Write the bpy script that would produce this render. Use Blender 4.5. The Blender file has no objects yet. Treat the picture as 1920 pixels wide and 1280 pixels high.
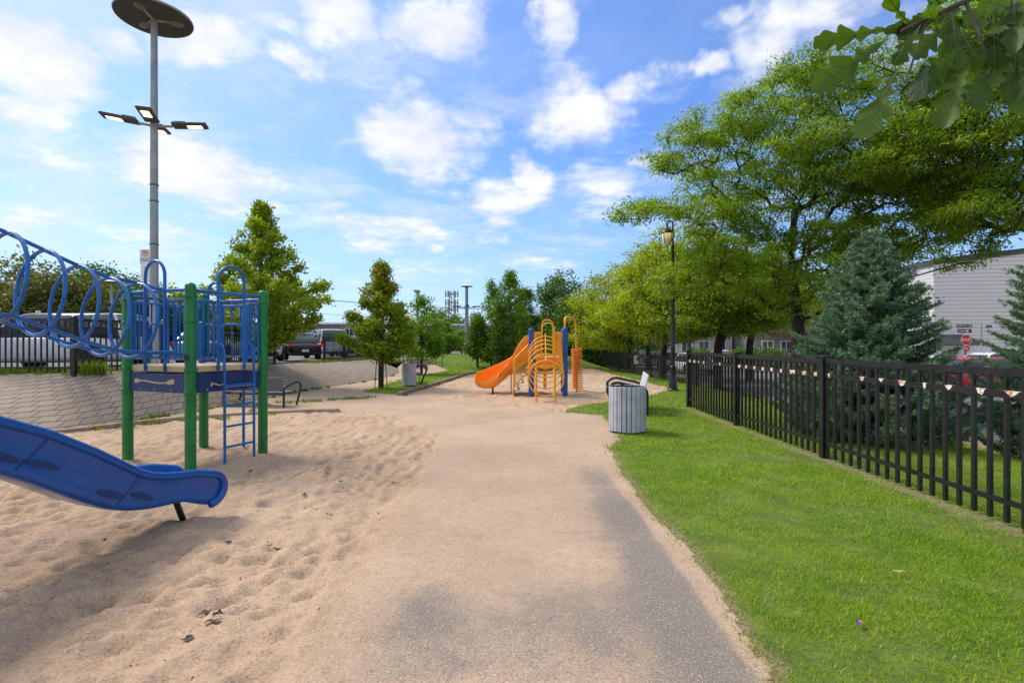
import bpy, math, random
import numpy as np
from mathutils import Vector, Matrix
R = math.radians
random.seed(7); rng = np.random.default_rng(11)
scene = bpy.context.scene
C = scene.collection
# ------------------------------------------------------------------ camera
cam_d = bpy.data.cameras.new('camera'); cam = bpy.data.objects.new('camera', cam_d); C.objects.link(cam)
cam.location = (0, 0, 1.65); cam.rotation_euler = (R(90), 0, 0)
cam_d.sensor_width = 36; cam_d.lens = 18.75; cam_d.shift_y = 3/1920; cam_d.clip_start = .05; cam_d.clip_end = 3000
scene.camera = cam
scene.view_settings.view_transform = 'Standard'; scene.view_settings.look = 'None'
scene.view_settings.exposure = 0.50; scene.view_settings.gamma = 1
scene.cycles.max_bounces = 6; scene.cycles.transparent_max_bounces = 8
# ------------------------------------------------------------------ node helpers
class NT:
    def __init__(s, tree): s.t = tree
    def n(s, kind, **kw):
        nd = s.t.nodes.new(kind)
        for k, v in kw.items():
            if k.startswith('i_'):
                key = k[2:]; key = int(key) if key.isdigit() else key.replace('_', ' ')
                sock = nd.inputs[key]
                if isinstance(v, bpy.types.NodeSocket): s.t.links.new(v, sock)
                else: sock.default_value = v
            else: setattr(nd, k, v)
        return nd
    def l(s, a, b): s.t.links.new(a, b)
    def math(s, op, a, b=None, clamp=False):
        nd = s.t.nodes.new('ShaderNodeMath'); nd.operation = op; nd.use_clamp = clamp
        for i, v in enumerate((a, b)):
            if v is None: continue
            if isinstance(v, bpy.types.NodeSocket): s.t.links.new(v, nd.inputs[i])
            else: nd.inputs[i].default_value = v
        return nd.outputs[0]
    def smooth(s, v, a, b, lo=0., hi=1.):
        nd = s.t.nodes.new('ShaderNodeMapRange'); nd.interpolation_type = 'SMOOTHSTEP'
        s.t.links.new(v, nd.inputs[0])
        for i, x in enumerate((a, b, lo, hi)): nd.inputs[i+1].default_value = x
        return nd.outputs[0]
    def mix(s, f, a, b, mode='MIX'):
        nd = s.t.nodes.new('ShaderNodeMix'); nd.data_type = 'RGBA'; nd.blend_type = mode
        for i, v in ((0, f), (6, a), (7, b)):
            if isinstance(v, bpy.types.NodeSocket): s.t.links.new(v, nd.inputs[i])
            else: nd.inputs[i].default_value = v if i == 0 else (*v, 1) if len(v) == 3 else v
        return nd.outputs[2]
    def noise(s, vec, scale, detail=3, rough=.55, dim='3D'):
        nd = s.t.nodes.new('ShaderNodeTexNoise'); nd.noise_dimensions = dim
        if vec is not None: s.t.links.new(vec, nd.inputs['Vector'])
        nd.inputs['Scale'].default_value = scale; nd.inputs['Detail'].default_value = detail
        nd.inputs['Roughness'].default_value = rough
        return nd.outputs[0]
def P(px, py, Y): return Vector(((px-960)/1000*Y, Y, 1.65-(py-643)/1000*Y))
# ------------------------------------------------------------------ sky with scattered clouds, sun
SUN_AZ, SUN_EL = -62, 48          # degrees from +Y (clockwise) and above the horizon
world = bpy.data.worlds.new('World'); scene.world = world; world.use_nodes = True
W = NT(world.node_tree); world.node_tree.nodes.clear()
sky = W.n('ShaderNodeTexSky', sky_type='NISHITA', sun_disc=False, sun_elevation=R(SUN_EL), sun_rotation=R(SUN_AZ),
          altitude=50, air_density=1.0, dust_density=1.0, ozone_density=1.6)
tc = W.n('ShaderNodeTexCoord')
sx = W.n('ShaderNodeSeparateXYZ', i_0=tc.outputs['Generated'])
az = W.math('ARCTAN2', sx.outputs[0], sx.outputs[1]); el = W.math('ARCSINE', sx.outputs[2])
# clouds lie on a flat deck, so their texture shrinks towards the horizon
zc = W.math('ADD', W.math('MAXIMUM', sx.outputs[2], 0.0), .16)
deck = W.n('ShaderNodeCombineXYZ', i_0=W.math('DIVIDE', sx.outputs[0], zc), i_1=W.math('DIVIDE', sx.outputs[1], zc), i_2=3.3).outputs[0]
w1 = W.noise(deck, 1.3, 4, .6)
ae = W.n('ShaderNodeCombineXYZ', i_0=az, i_1=el).outputs[0]
warp = W.n('ShaderNodeTexNoise', i_Vector=ae, i_Scale=7.0, i_Detail=4.0, i_Roughness=.6)
wv = W.n('ShaderNodeVectorMath', operation='SUBTRACT', i_0=warp.outputs['Color'], i_1=(.5, .5, .5)).outputs[0]
wv = W.n('ShaderNodeVectorMath', operation='MULTIPLY_ADD', i_0=wv, i_1=(.16, .12, 0), i_2=ae).outputs[0]
CL = [(790,255,150,105,1.),(740,290,90,50,.9),(880,210,80,60,.8),(830,50,125,75,.95),(650,30,140,60,.8),(500,20,90,45,.5),(1030,50,42,72,.8),(1080,210,100,85,.85),
      (1130,260,60,30,.5),(995,325,55,38,.95),(1130,325,120,45,.75),(1220,290,60,35,.7),(925,385,105,50,.8),(920,440,60,45,.5),(370,320,230,95,.85),
      (60,80,190,110,1.05),(200,60,120,50,.7),(385,75,120,70,.9),(545,112,62,36,.85),(1450,85,110,85,.75),(1310,118,70,28,.75),(1190,148,60,32,.75),
      (1150,400,150,38,.55),(620,270,32,22,.45),(640,400,90,45,.6),(720,440,130,50,.7),(800,490,130,28,.45),(1010,495,110,26,.5),(350,195,110,50,.5),
      (100,300,140,50,.6),(50,420,150,70,.6),(1560,30,110,60,.6),(1350,10,70,30,.5),(330,440,160,70,.5),(1050,440,60,18,.35),(30,200,90,70,.6),
      (-300,200,300,200,.9),(-700,350,300,200,.7),(2250,150,250,140,.8),(2700,350,300,160,.7),(1750,250,150,90,.5),(900,-250,260,120,.9),(300,-300,250,150,.9),(1500,-300,240,130,.8)]
acc = None
for px, py, rx, ry, wt in CL:
    dx = px-960; dd = math.hypot(1000, dx)
    a0 = math.atan2(dx, 1000); e0 = math.atan2(643-py, dd)
    ra = rx*1000/dd**2; re = ry*dd/(dd**2+(643-py)**2)
    v = W.n('ShaderNodeVectorMath', operation='SUBTRACT', i_0=wv, i_1=(a0, e0, 0)).outputs[0]
    v = W.n('ShaderNodeVectorMath', operation='MULTIPLY', i_0=v, i_1=(1/ra, 1/re, 0)).outputs[0]
    ln = W.n('ShaderNodeVectorMath', operation='LENGTH', i_0=v).outputs['Value']
    b = W.smooth(ln, 1.4, .15, 0., wt)
    acc = b if acc is None else W.math('MAXIMUM', acc, b)
back = W.smooth(sx.outputs[1], .15, -.3, 0., .6); acc = W.math('MAXIMUM', acc, back)  # unseen cloud behind the camera, added to offset the blue ambient light
acc = W.math('MAXIMUM', acc, W.smooth(sx.outputs[2], .66, .85, 0., .8))  # unseen cloud overhead, also added to whiten the ambient light
fine = W.noise(deck, 3.4, 8, .62)
cov = W.math('ADD', acc, W.math('MULTIPLY', W.math('SUBTRACT', fine, .5), 2.1))
cov = W.smooth(cov, .12, .92)
wisp = W.noise(W.n('ShaderNodeVectorMath', operation='MULTIPLY', i_0=deck, i_1=(1., 1.35, 1.)).outputs[0], 2.6, 8, .66)
wisp = W.smooth(W.math('ADD', wisp, W.math('MULTIPLY', W.smooth(az, .5, -.6), .10)), .50, .74, 0., .72)
wisp = W.math('MULTIPLY', wisp, .62)
cov = W.math('MAXIMUM', cov, wisp)
# thin veil, thicker towards the horizon and towards the sun side on the left
veil = W.smooth(w1, .35, .75, 0, .35)
left = W.smooth(az, .35, -.75, 0, .42)
hor = W.smooth(el, .36, .0, 0, .42)
veil = W.math('ADD', W.math('ADD', veil, left), hor, clamp=True)
veil = W.math('MULTIPLY', veil, .60)
cov = W.math('MULTIPLY', cov, .97)
up = W.smooth(el, -.02, .01)
cov = W.math('MULTIPLY', cov, up)
skyc = W.mix(1.0, sky.outputs[0], (.64, .94, 1.45), 'MULTIPLY')
skyc = W.mix(W.math('MULTIPLY', veil, up), skyc, (4.3, 5.5, 7.2))
shade = W.smooth(fine, .35, .8, .0, 1.)
cl = W.mix(shade, (5.3, 5.6, 6.3), (7.7, 7.6, 7.5))
fin = W.mix(cov, skyc, cl)
bg = W.n('ShaderNodeBackground', i_Color=fin, i_Strength=.108)
W.l(bg.outputs[0], W.n('ShaderNodeOutputWorld').inputs[0])
sd = bpy.data.lights.new('sun', 'SUN'); sd.energy = 2.75; sd.angle = R(19); sd.color = (1, .88, .73)
sun = bpy.data.objects.new('sun', sd); C.objects.link(sun)
_d = Vector((math.sin(R(SUN_AZ))*math.cos(R(SUN_EL)), math.cos(R(SUN_AZ))*math.cos(R(SUN_EL)), math.sin(R(SUN_EL))))
sun.rotation_euler = (-_d).to_track_quat('-Z', 'Y').to_euler(); sun.location = (0, 0, 30)
# ------------------------------------------------------------------ materials
def newmat(name):
    m = bpy.data.materials.new(name); m.use_nodes = True; t = m.node_tree; t.nodes.clear()
    N = NT(t); b = N.n('ShaderNodeBsdfPrincipled'); o = N.n('ShaderNodeOutputMaterial'); N.l(b.outputs[0], o.inputs[0])
    return m, N, b, o
def mat(name, col, rough=.5, metal=0., var=.12, vs=4., bump=0., bs=60., spec=.5, wear=None, wearsc=6., wearth=.68):
    m, N, b, o = newmat(name)
    co = N.n('ShaderNodeTexCoord').outputs['Object']
    f = N.noise(co, vs, 4)
    c = N.mix(N.smooth(f, .3, .7), tuple(x*(1-var) for x in col), tuple(min(1, x*(1+var)) for x in col))
    if wear:
        c = N.mix(N.smooth(N.noise(co, wearsc, 5, .65), wearth, wearth+.05), c, wear)
    N.l(c, b.inputs['Base Color'])
    r = N.smooth(N.noise(co, vs*2.3, 3), .3, .7, max(.03, rough-.08), min(1, rough+.1)); N.l(r, b.inputs['Roughness'])
    b.inputs['Metallic'].default_value = metal; b.inputs['Specular IOR Level'].default_value = spec
    if bump:
        bn = N.n('ShaderNodeBump', i_Height=N.noise(co, bs, 4), i_Strength=bump, i_Distance=.01); N.l(bn.outputs[0], b.inputs['Normal'])
    return m
def leafmat(name, cols, rough=.45, trans=.35, patch=1.2, top=None, spec=.4):
    """cols: list of colours picked per leaf; top: (z0, z1, colour) autumn colour towards the treetop"""
    m, N, b, o = newmat(name)
    geo = N.n('ShaderNodeNewGeometry'); co = N.n('ShaderNodeTexCoord').outputs['Object']
    f = N.math('ADD', N.math('MULTIPLY', geo.outputs['Random Per Island'], .6), N.math('MULTIPLY', N.noise(co, patch, 3), .5))
    rp = N.n('ShaderNodeValToRGB', i_0=f); e = rp.color_ramp.elements
    for i in range(len(cols)-2): e.new(.5)
    for i, c in enumerate(cols): e[i].position = .15+.75*i/(len(cols)-1); e[i].color = (*c, 1)
    c = rp.outputs[0]
    if top:
        z = N.n('ShaderNodeSeparateXYZ', i_0=co).outputs[2]
        k = N.math('MULTIPLY', N.smooth(z, top[0], top[1]), N.smooth(N.noise(co, 2.2, 3), .38, .62))
        k = N.math('MULTIPLY', k, N.smooth(geo.outputs['Random Per Island'], .1, .5))
        c = N.mix(k, c, top[2])
    N.l(c, b.inputs['Base Color']); b.inputs['Roughness'].default_value = rough; b.inputs['Specular IOR Level'].default_value = spec
    tr = N.n('ShaderNodeBsdfTranslucent', i_0=N.mix(1.0, c, (1.5, 1.6, .6), 'MULTIPLY'))
    mx = N.n('ShaderNodeMixShader', i_0=trans); N.l(b.outputs[0], mx.inputs[1]); N.l(tr.outputs[0], mx.inputs[2]); N.l(mx.outputs[0], o.inputs[0])
    return m
M = {}
M['blue'] = mat('blue_paint', (.007, .12, .40), .30, var=.2, bump=.08, wear=(.05, .17, .40), wearsc=16, wearth=.68)
M['blueplastic'] = mat('blue_plastic', (.002, .075, .32), .26, var=.12, vs=2, bump=.08, bs=25, wear=(.02, .10, .30), wearsc=13, wearth=.70)
M['navy'] = mat('navy_panel', (.003, .028, .13), .4, wear=(.35, .27, .12), wearsc=7, wearth=.70)
M['green'] = mat('green_paint', (.004, .175, .035), .34, var=.2, bump=.08, wear=(.05, .22, .08), wearsc=11, wearth=.67)
M['tan'] = mat('tan_deck', (.52, .40, .25), .6)
M['orange'] = mat('orange_plastic', (.90, .25, .008), .32, var=.06)
M['yellow'] = mat('yellow_orange_paint', (.86, .37, .014), .35, var=.08)
M['royal'] = mat('royal_blue_paint', (.005, .075, .30), .35)
M['black'] = mat('black_fence_paint', (.012, .012, .014), .38, var=.3, bump=.1, wear=(.045, .02, .01), wearsc=9, wearth=.66)
M['blackm'] = mat('black_metal', (.014, .014, .015), .35)
M['lgrey'] = mat('light_grey_paint', (.42, .45, .50), .6, bump=.15, bs=40, wear=(.12, .12, .12), wearsc=14, wearth=.72)
M['slat'] = mat('bluegrey_slat', (.10, .115, .14), .5, bump=.15)
M['slat2'] = mat('whitegrey_slat', (.50, .54, .58), .5)
M['pole'] = mat('galvanised_pole', (.30, .32, .32), .5, metal=.3, var=.12, vs=3)
M['lampdark'] = mat('dark_underside', (.05, .045, .04), .6)
M['glassy'] = mat('lamp_bowl', (.16, .14, .11), .3)
M['white'] = mat('white_paint', (.72, .74, .76), .35)
M['silver'] = mat('silver_car_paint', (.60, .62, .64), .3, metal=.1)
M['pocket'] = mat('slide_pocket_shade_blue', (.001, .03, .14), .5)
M['maroon'] = mat('dark_red_paint', (.13, .02, .025), .6)
M['carblack'] = mat('black_car_paint', (.010, .010, .014), .15)
M['carred'] = mat('red_car_paint', (.45, .012, .02), .2)
M['carblue'] = mat('pale_blue_car_paint', (.16, .30, .38), .25)
M['caryel'] = mat('yellow_machine_paint', (.75, .33, .01), .35)
M['glass'] = mat('car_glass', (.03, .045, .05), .06, var=.05)
M['tyre'] = mat('tyre_rubber', (.015, .015, .015), .8)
M['rim'] = mat('wheel_rim', (.35, .36, .38), .3, metal=.7)
M['redlight'] = mat('red_tail_lens', (.55, .01, .01), .2)
M['clear'] = mat('head_lens', (.6, .6, .6), .1)
M['signred'] = mat('sign_red', (.55, .008, .012), .4, var=.04)
M['signwhite'] = mat('sign_white', (.72, .72, .72), .4, var=.04)
M['signblack'] = mat('sign_black', (.01, .01, .01), .4)
M['bark'] = mat('tree_bark', (.085, .062, .045), .9, var=.4, vs=9, bump=.8, bs=26)
M['barkdark'] = mat('dark_tree_bark', (.035, .026, .022), .9, var=.4, vs=9, bump=.6, bs=26)
M['stake'] = mat('stake_wood', (.10, .05, .03), .8)
M['concrete'] = mat('kerb_concrete', (.30, .235, .17), .85, var=.25, vs=3, bump=.4, bs=35)
M['timber'] = mat('sandpit_kerb', (.22, .165, .115), .85, var=.3, vs=3, bump=.4, bs=25)
M['beige'] = mat('beige_wall', (.50, .47, .42), .8)
M['greywall'] = mat('grey_brick_wall', (.20, .19, .18), .8, var=.2)
M['window'] = mat('window_glass', (.04, .055, .07), .08)
M['roofdark'] = mat('dark_roof', (.05, .055, .06), .7)
M['rust'] = mat('rusty_peeled_patch', (.72, .71, .66), .8, var=.05, wear=(.55, .19, .03), wearsc=21, wearth=.50)
M['leafdry'] = mat('dry_leaf', (.42, .30, .16), .8)
M['deadleaf'] = mat('dead_leaf', (.05, .032, .022), .8)
M['purple'] = mat('purple_wrapper', (.12, .03, .30), .3); M['yellowp'] = mat('yellow_wrapper', (.8, .5, .03), .3)
M['asphalt'] = mat('street_asphalt', (.16, .16, .165), .9, var=.2, vs=1.2, bump=.3, bs=80)
M['lot'] = mat('parking_asphalt', (.13, .13, .135), .9, var=.2, vs=1.2)
M['marking'] = mat('white_road_marking', (.70, .70, .70), .7)
M['wire'] = mat('wire', (.03, .03, .03), .6)
def brick(name, c1, c2, mortar, sc, bw, bh, rough=.85, uv=False, msz=.02, bumps=.3):
    m, N, b, o = newmat(name)
    t = N.n('ShaderNodeTexCoord'); co = t.outputs['UV' if uv else 'Object']
    br = N.n('ShaderNodeTexBrick', i_Vector=co, i_Color1=(*c1, 1), i_Color2=(*c2, 1), i_Mortar=(*mortar, 1), i_Scale=sc)
    br.inputs['Brick Width'].default_value = bw; br.inputs['Row Height'].default_value = bh; br.inputs['Mortar Size'].default_value = msz
    br.inputs['Mortar Smooth'].default_value = .2
    c = N.mix(N.smooth(N.noise(t.outputs['Object'], 1.1, 5, .6), .35, .7, 0, .55), br.outputs[0], tuple(x*.72 for x in c1))
    N.l(c, b.inputs['Base Color']); b.inputs['Roughness'].default_value = rough
    bn = N.n('ShaderNodeBump', i_Height=N.math('ADD', N.math('MULTIPLY', br.outputs['Fac'], -1.), N.math('MULTIPLY', N.noise(t.outputs['Object'], 50, 4), .35)), i_Strength=bumps, i_Distance=.02)
    N.l(bn.outputs[0], b.inputs['Normal'])
    return m
M['paver'] = brick('slope_pavers', (.37, .295, .22), (.28, .225, .17), (.07, .055, .042), 1., .30, .18, uv=True, msz=.012, bumps=.6)
M['redbrick'] = brick('red_brick', (.22, .075, .05), (.17, .06, .045), (.22, .19, .17), 3., .5, .2)
def siding():
    m, N, b, o = newmat('white_corrugated_siding')
    t = N.n('ShaderNodeTexCoord'); z = N.n('ShaderNodeSeparateXYZ', i_0=t.outputs['Object']).outputs[2]
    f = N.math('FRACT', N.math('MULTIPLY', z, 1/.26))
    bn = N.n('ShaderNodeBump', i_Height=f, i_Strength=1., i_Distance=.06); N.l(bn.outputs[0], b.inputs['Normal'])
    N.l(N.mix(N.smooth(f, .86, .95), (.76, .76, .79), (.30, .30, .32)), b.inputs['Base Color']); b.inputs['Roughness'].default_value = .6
    return m
M['siding'] = siding()
# ground materials; world coordinates equal object coordinates for the terrain
def sand_nodes(N, co, bright=1.):
    big = N.noise(co, .7, 4); mid = N.noise(co, 9, 4)
    c = N.mix(N.smooth(big, .3, .7), (.375*bright, .266*bright, .180*bright), (.47*bright, .343*bright, .24*bright))
    c = N.mix(N.smooth(mid, .45, .75, 0, .35), c, (.29*bright, .195*bright, .12*bright))
    g = N.noise(co, 62, 4, .88)
    c = N.mix(N.smooth(g, .50, .68, 0, .9), c, (.68, .53, .38))
    c = N.mix(N.smooth(N.noise(co, 48, 4, .88), .47, .33, 0, .85), c, (.13, .085, .055))
    return c, g
def sandmat():
    m, N, b, o = newmat('trampled_sand'); co = N.n('ShaderNodeTexCoord').outputs['Object']
    c, g = sand_nodes(N, co, 1.16)
    # dark leaf bits and damp spots
    c = N.mix(N.smooth(N.noise(co, 13, 3, .6), .70, .73), c, (.075, .05, .035))
    N.l(c, b.inputs['Base Color']); b.inputs['Roughness'].default_value = .95; b.inputs['Specular IOR Level'].default_value = .15
    h = N.math('ADD', N.math('MULTIPLY', g, .25), N.noise(co, 42, 5, .65))
    bn = N.n('ShaderNodeBump', i_Height=h, i_Strength=.8, i_Distance=.02); N.l(bn.outputs[0], b.inputs['Normal'])
    return m
M['sand'] = sandmat()
def pathmat():
    m, N, b, o = newmat('sandy_asphalt_path'); co = N.n('ShaderNodeTexCoord').outputs['Object']
    c, g = sand_nodes(N, co, 1.05)
    c = N.mix(.08, c, (.45, .42, .38))
    at = N.n('ShaderNodeAttribute', attribute_name='bare').outputs['Fac']
    sp = N.noise(co, 120, 3, .75)
    asp = N.mix(N.smooth(sp, .50, .66), (.185, .158, .135), (.36, .32, .28))
    asp = N.mix(N.smooth(N.noise(co, 80, 2, .7), .60, .68), asp, (.52, .50, .48))
    k = N.math('ADD', at, N.math('MULTIPLY', N.math('SUBTRACT', N.noise(co, 130, 2, .8), .5), 2.6))
    k = N.math('ADD', k, N.math('MULTIPLY', N.math('SUBTRACT', N.noise(co, 5, 5, .65), .5), .8))
    k = N.smooth(k, .30, .92)
    N.l(N.mix(k, c, asp), b.inputs['Base Color']); b.inputs['Roughness'].default_value = .93; b.inputs['Specular IOR Level'].default_value = .2
    bn = N.n('ShaderNodeBump', i_Height=N.math('ADD', sp, N.math('MULTIPLY', g, .5)), i_Strength=.55, i_Distance=.006); N.l(bn.outputs[0], b.inputs['Normal'])
    return m
M['path'] = pathmat()
def lawnmat():
    m, N, b, o = newmat('lawn_soil_and_thatch'); co = N.n('ShaderNodeTexCoord').outputs['Object']
    c = N.mix(N.smooth(N.noise(co, 3, 5), .35, .65), (.075, .125, .014), (.14, .20, .022))
    c = N.mix(N.smooth(N.noise(co, 45, 3), .5, .7, 0, .6), c, (.16, .13, .06))
    so = N.math('ADD', N.n('ShaderNodeAttribute', attribute_name='soil').outputs['Fac'], N.math('MULTIPLY', N.math('SUBTRACT', N.noise(co, 9, 5, .7), .5), 1.2))
    c = N.mix(N.smooth(so, .25, .65), c, N.mix(N.smooth(N.noise(co, 50, 4, .8), .4, .6), (.13, .09, .055), (.34, .25, .16)))
    N.l(c, b.inputs['Base Color']); b.inputs['Roughness'].default_value = .95
    bn = N.n('ShaderNodeBump', i_Height=N.noise(co, 60, 4), i_Strength=.8, i_Distance=.02); N.l(bn.outputs[0], b.inputs['Normal'])
    return m
M['lawn'] = lawnmat()
M['grass'] = leafmat('grass_blades', [(.085, .18, .004), (.165, .31, .006), (.27, .42, .010), (.42, .45, .035)], rough=.5, trans=.4, patch=.75)
# ------------------------------------------------------------------ mesh building
class MB:
    def __init__(s): s.v = []; s.f = []; s.mi = []; s.cur = 0
    def add(s, v, f):
        o = len(s.v); s.v += [tuple(p) for p in v]; s.f += [tuple(i+o for i in q) for q in f]; s.mi += [s.cur]*len(f); return s
    def box(s, c, d, rot=None, bev=0.):
        x, y, z = (q/2 for q in d)
        if bev and min(x, y, z) > bev:
            vs = []; B = bev
            for sz in (-1, 1):
                for (ix, iy, iz) in ((x-B, y-B, z), (x, y, z-B)) if sz > 0 else ((x, y, z-B), (x-B, y-B, z)):
                    vs += [Vector((-ix, -iy, sz*iz)), Vector((ix, -iy, sz*iz)), Vector((ix, iy, sz*iz)), Vector((-ix, iy, sz*iz))]
            order = [1, 0, 3, 2] # bottom cap ring, bottom side ring, top side ring, top cap ring
            rings = [vs[4:8], vs[0:4], vs[12:16], vs[8:12]]
            V = [p for r in rings for p in r]
            F = [(3, 2, 1, 0), (12, 13, 14, 15)]
            for k in range(3):
                for i in range(4): j = (i+1) % 4; F.append((k*4+i, k*4+j, k*4+4+j, k*4+4+i))
        else:
            V = [Vector((a*x, b*y, e*z)) for e in (-1, 1) for a, b in ((-1, -1), (1, -1), (1, 1), (-1, 1))]
            F = [(3, 2, 1, 0), (4, 5, 6, 7), (0, 1, 5, 4), (1, 2, 6, 5), (2, 3, 7, 6), (3, 0, 4, 7)]
        m = rot if rot is not None else Matrix.Identity(3)
        if isinstance(m, (int, float)): m = Matrix.Rotation(m, 3, 'Z')
        return s.add([m @ p+Vector(c) for p in V], F)
    def bar(s, a, b, w, h=None, up=(0, 0, 1)):
        """square bar from a to b"""
        a, b = Vector(a), Vector(b); d = (b-a).normalized(); h = h or w
        u = Vector(up)
        if abs(d.dot(u)) > .98: u = Vector((1, 0, 0))
        x = d.cross(u).normalized(); z = x.cross(d)
        V = [p+x*i*w/2+z*j*h/2 for p in (a, b) for i, j in ((-1, -1), (1, -1), (1, 1), (-1, 1))]
        return s.add(V, [(3, 2, 1, 0), (4, 5, 6, 7), (0, 1, 5, 4), (1, 2, 6, 5), (2, 3, 7, 6), (3, 0, 4, 7)])
    def tube(s, pts, r, n=8, closed=False, caps=True):
        pts = [Vector(p) for p in pts]; m = len(pts); rs = r if isinstance(r, (list, tuple)) else [r]*m
        V = []; prev = None
        for i, p in enumerate(pts):
            if closed: t = (pts[(i+1) % m]-pts[i-1])
            else: t = pts[min(i+1, m-1)]-pts[max(i-1, 0)]
            t = t.normalized() if t.length > 1e-9 else Vector((0, 0, 1))
            if prev is None:
                u = Vector((0, 0, 1)) if abs(t.z) < .9 else Vector((1, 0, 0))
                x = t.cross(u).normalized()
            else:
                x = prev-t*prev.dot(t)
                x = x.normalized() if x.length > 1e-6 else t.orthogonal().normalized()
            prev = x; y = t.cross(x)
            V += [p+(x*math.cos(6.2832*k/n)+y*math.sin(6.2832*k/n))*rs[i] for k in range(n)]
        F = []
        for i in range(m if closed else m-1):
            a, b = i*n, ((i+1) % m)*n
            for k in range(n): F.append((a+k, a+(k+1) % n, b+(k+1) % n, b+k))
        if caps and not closed: F += [tuple(range(n-1, -1, -1)), tuple((m-1)*n+k for k in range(n))]
        return s.add(V, F)
    def lathe(s, prof, c=(0, 0, 0), n=20, m=None):
        """prof: list of (r, z)"""
        V = []; c = Vector(c); m = m or Matrix.Identity(3)
        for r, z in prof: V += [m @ Vector((r*math.cos(6.2832*k/n), r*math.sin(6.2832*k/n), z))+c for k in range(n)]
        F = [(i*n+k, i*n+(k+1) % n, i*n+n+(k+1) % n, i*n+n+k) for i in range(len(prof)-1) for k in range(n)]
        F += [tuple(range(n-1, -1, -1)), tuple((len(prof)-1)*n+k for k in range(n))]
        return s.add(V, F)
    def prism(s, pts, ext, thick=True):
        """flat polygon pts extruded by vector ext"""
        pts = [Vector(p) for p in pts]; n = len(pts); e = Vector(ext)
        return s.add(pts+[p+e for p in pts], [tuple(range(n-1, -1, -1)), tuple(range(n, 2*n))]+[(i, (i+1) % n, n+(i+1) % n, n+i) for i in range(n)])
    def loft(s, secs, closed=True, caps=True):
        n = len(secs[0]); V = [p for q in secs for p in q]; F = []
        for i in range(len(secs)-1):
            for k in range(n if closed else n-1): F.append((i*n+k, i*n+(k+1) % n, i*n+n+(k+1) % n, i*n+n+k))
        if caps and closed: F += [tuple(range(n-1, -1, -1)), tuple((len(secs)-1)*n+k for k in range(n))]
        return s.add(V, F)
    def build(s, name, mats, parent=None, smooth=False):
        me = bpy.data.meshes.new(name); me.from_pydata(s.v, [], s.f)
        mats = mats if isinstance(mats, (list, tuple)) else [mats]
        for q in mats: me.materials.append(q)
        if len(mats) > 1: me.polygons.foreach_set('material_index', s.mi)
        if smooth:
            me.polygons.foreach_set('use_smooth', [True]*len(me.polygons))
            if smooth != 'all': me.set_sharp_from_angle(angle=R(38))
        me.update()
        o = bpy.data.objects.new(name, me); C.objects.link(o)
        if parent: o.parent = parent
        return o
def npmesh(name, V, F, nper, m, parent=None, smooth=False):
    """V n x 3, F flat loop vertex indices, nper: corners per face (int or array)"""
    me = bpy.data.meshes.new(name); V = np.asarray(V, np.float32); F = np.asarray(F, np.int32).ravel()
    if np.isscalar(nper): nf = len(F)//nper; tot = np.full(nf, nper, np.int32)
    else: tot = np.asarray(nper, np.int32); nf = len(tot)
    me.vertices.add(len(V)); me.vertices.foreach_set('co', V.ravel())
    me.loops.add(len(F)); me.loops.foreach_set('vertex_index', F)
    me.polygons.add(nf); st = np.concatenate([[0], np.cumsum(tot)[:-1]]).astype(np.int32)
    me.polygons.foreach_set('loop_start', st); me.polygons.foreach_set('loop_total', tot)
    if smooth: me.polygons.foreach_set('use_smooth', np.ones(nf, bool))
    me.materials.append(m); me.update(calc_edges=True); me.validate()
    o = bpy.data.objects.new(name, me); C.objects.link(o)
    if parent: o.parent = parent
    return o
def tag(o, label=None, cat=None, group=None, kind=None):
    if label: o['label'] = label
    if cat: o['category'] = cat
    if group: o['group'] = group
    if kind: o['kind'] = kind
    return o
def thing(name, label, cat, loc=(0, 0, 0), rz=0., group=None):
    o = bpy.data.objects.new(name, None); C.objects.link(o); o.location = loc; o.rotation_euler = (0, 0, rz); o.empty_display_size = .2
    return tag(o, label, cat, group)
def dup(root, loc, rz, label=None):
    def cp(o, par):
        c = o.copy(); C.objects.link(c); c.parent = par
        for ch in list(o.children): cp(ch, c)
        return c
    r = cp(root, None); r.location = loc; r.rotation_euler = (0, 0, rz)
    if label: r['label'] = label
    return r
def textmesh(name, body, size, mtl, parent, loc, rot, ext=.001, align='CENTER'):
    cu = bpy.data.curves.new(name, 'FONT'); cu.body = body; cu.size = size; cu.extrude = ext; cu.align_x = align; cu.align_y = 'CENTER'
    t = bpy.data.objects.new(name, cu); C.objects.link(t)
    bpy.context.view_layer.update()
    me = bpy.data.meshes.new_from_object(t.evaluated_get(bpy.context.evaluated_depsgraph_get()))
    bpy.data.objects.remove(t); me.materials.clear(); me.materials.append(mtl)
    o = bpy.data.objects.new(name, me); C.objects.link(o); o.parent = parent; o.location = loc; o.rotation_euler = rot
    return o
def arc(c, r, a0, a1, n, u=(1, 0, 0), v=(0, 0, 1)):
    c, u, v = Vector(c), Vector(u), Vector(v)
    return [c+u*r*math.cos(a0+(a1-a0)*i/n)+v*r*math.sin(a0+(a1-a0)*i/n) for i in range(n+1)]
def ring(c, r, n=28, u=(1, 0, 0), v=(0, 0, 1)): return arc(c, r, 0, 6.2832, n, u, v)[:-1]
def fillet(pts, rad, n=5):
    """polyline with rounded corners"""
    pts = [Vector(p) for p in pts]; out = [pts[0]]
    for i in range(1, len(pts)-1):
        a, b, c = pts[i-1], pts[i], pts[i+1]; r = min(rad, (a-b).length*.49, (c-b).length*.49)
        p, q = b+(a-b).normalized()*r, b+(c-b).normalized()*r
        for k in range(n+1): t = k/n; out.append(p*(1-t)**2+b*2*t*(1-t)+q*t*t)
    return out+[pts[-1]]
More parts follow.
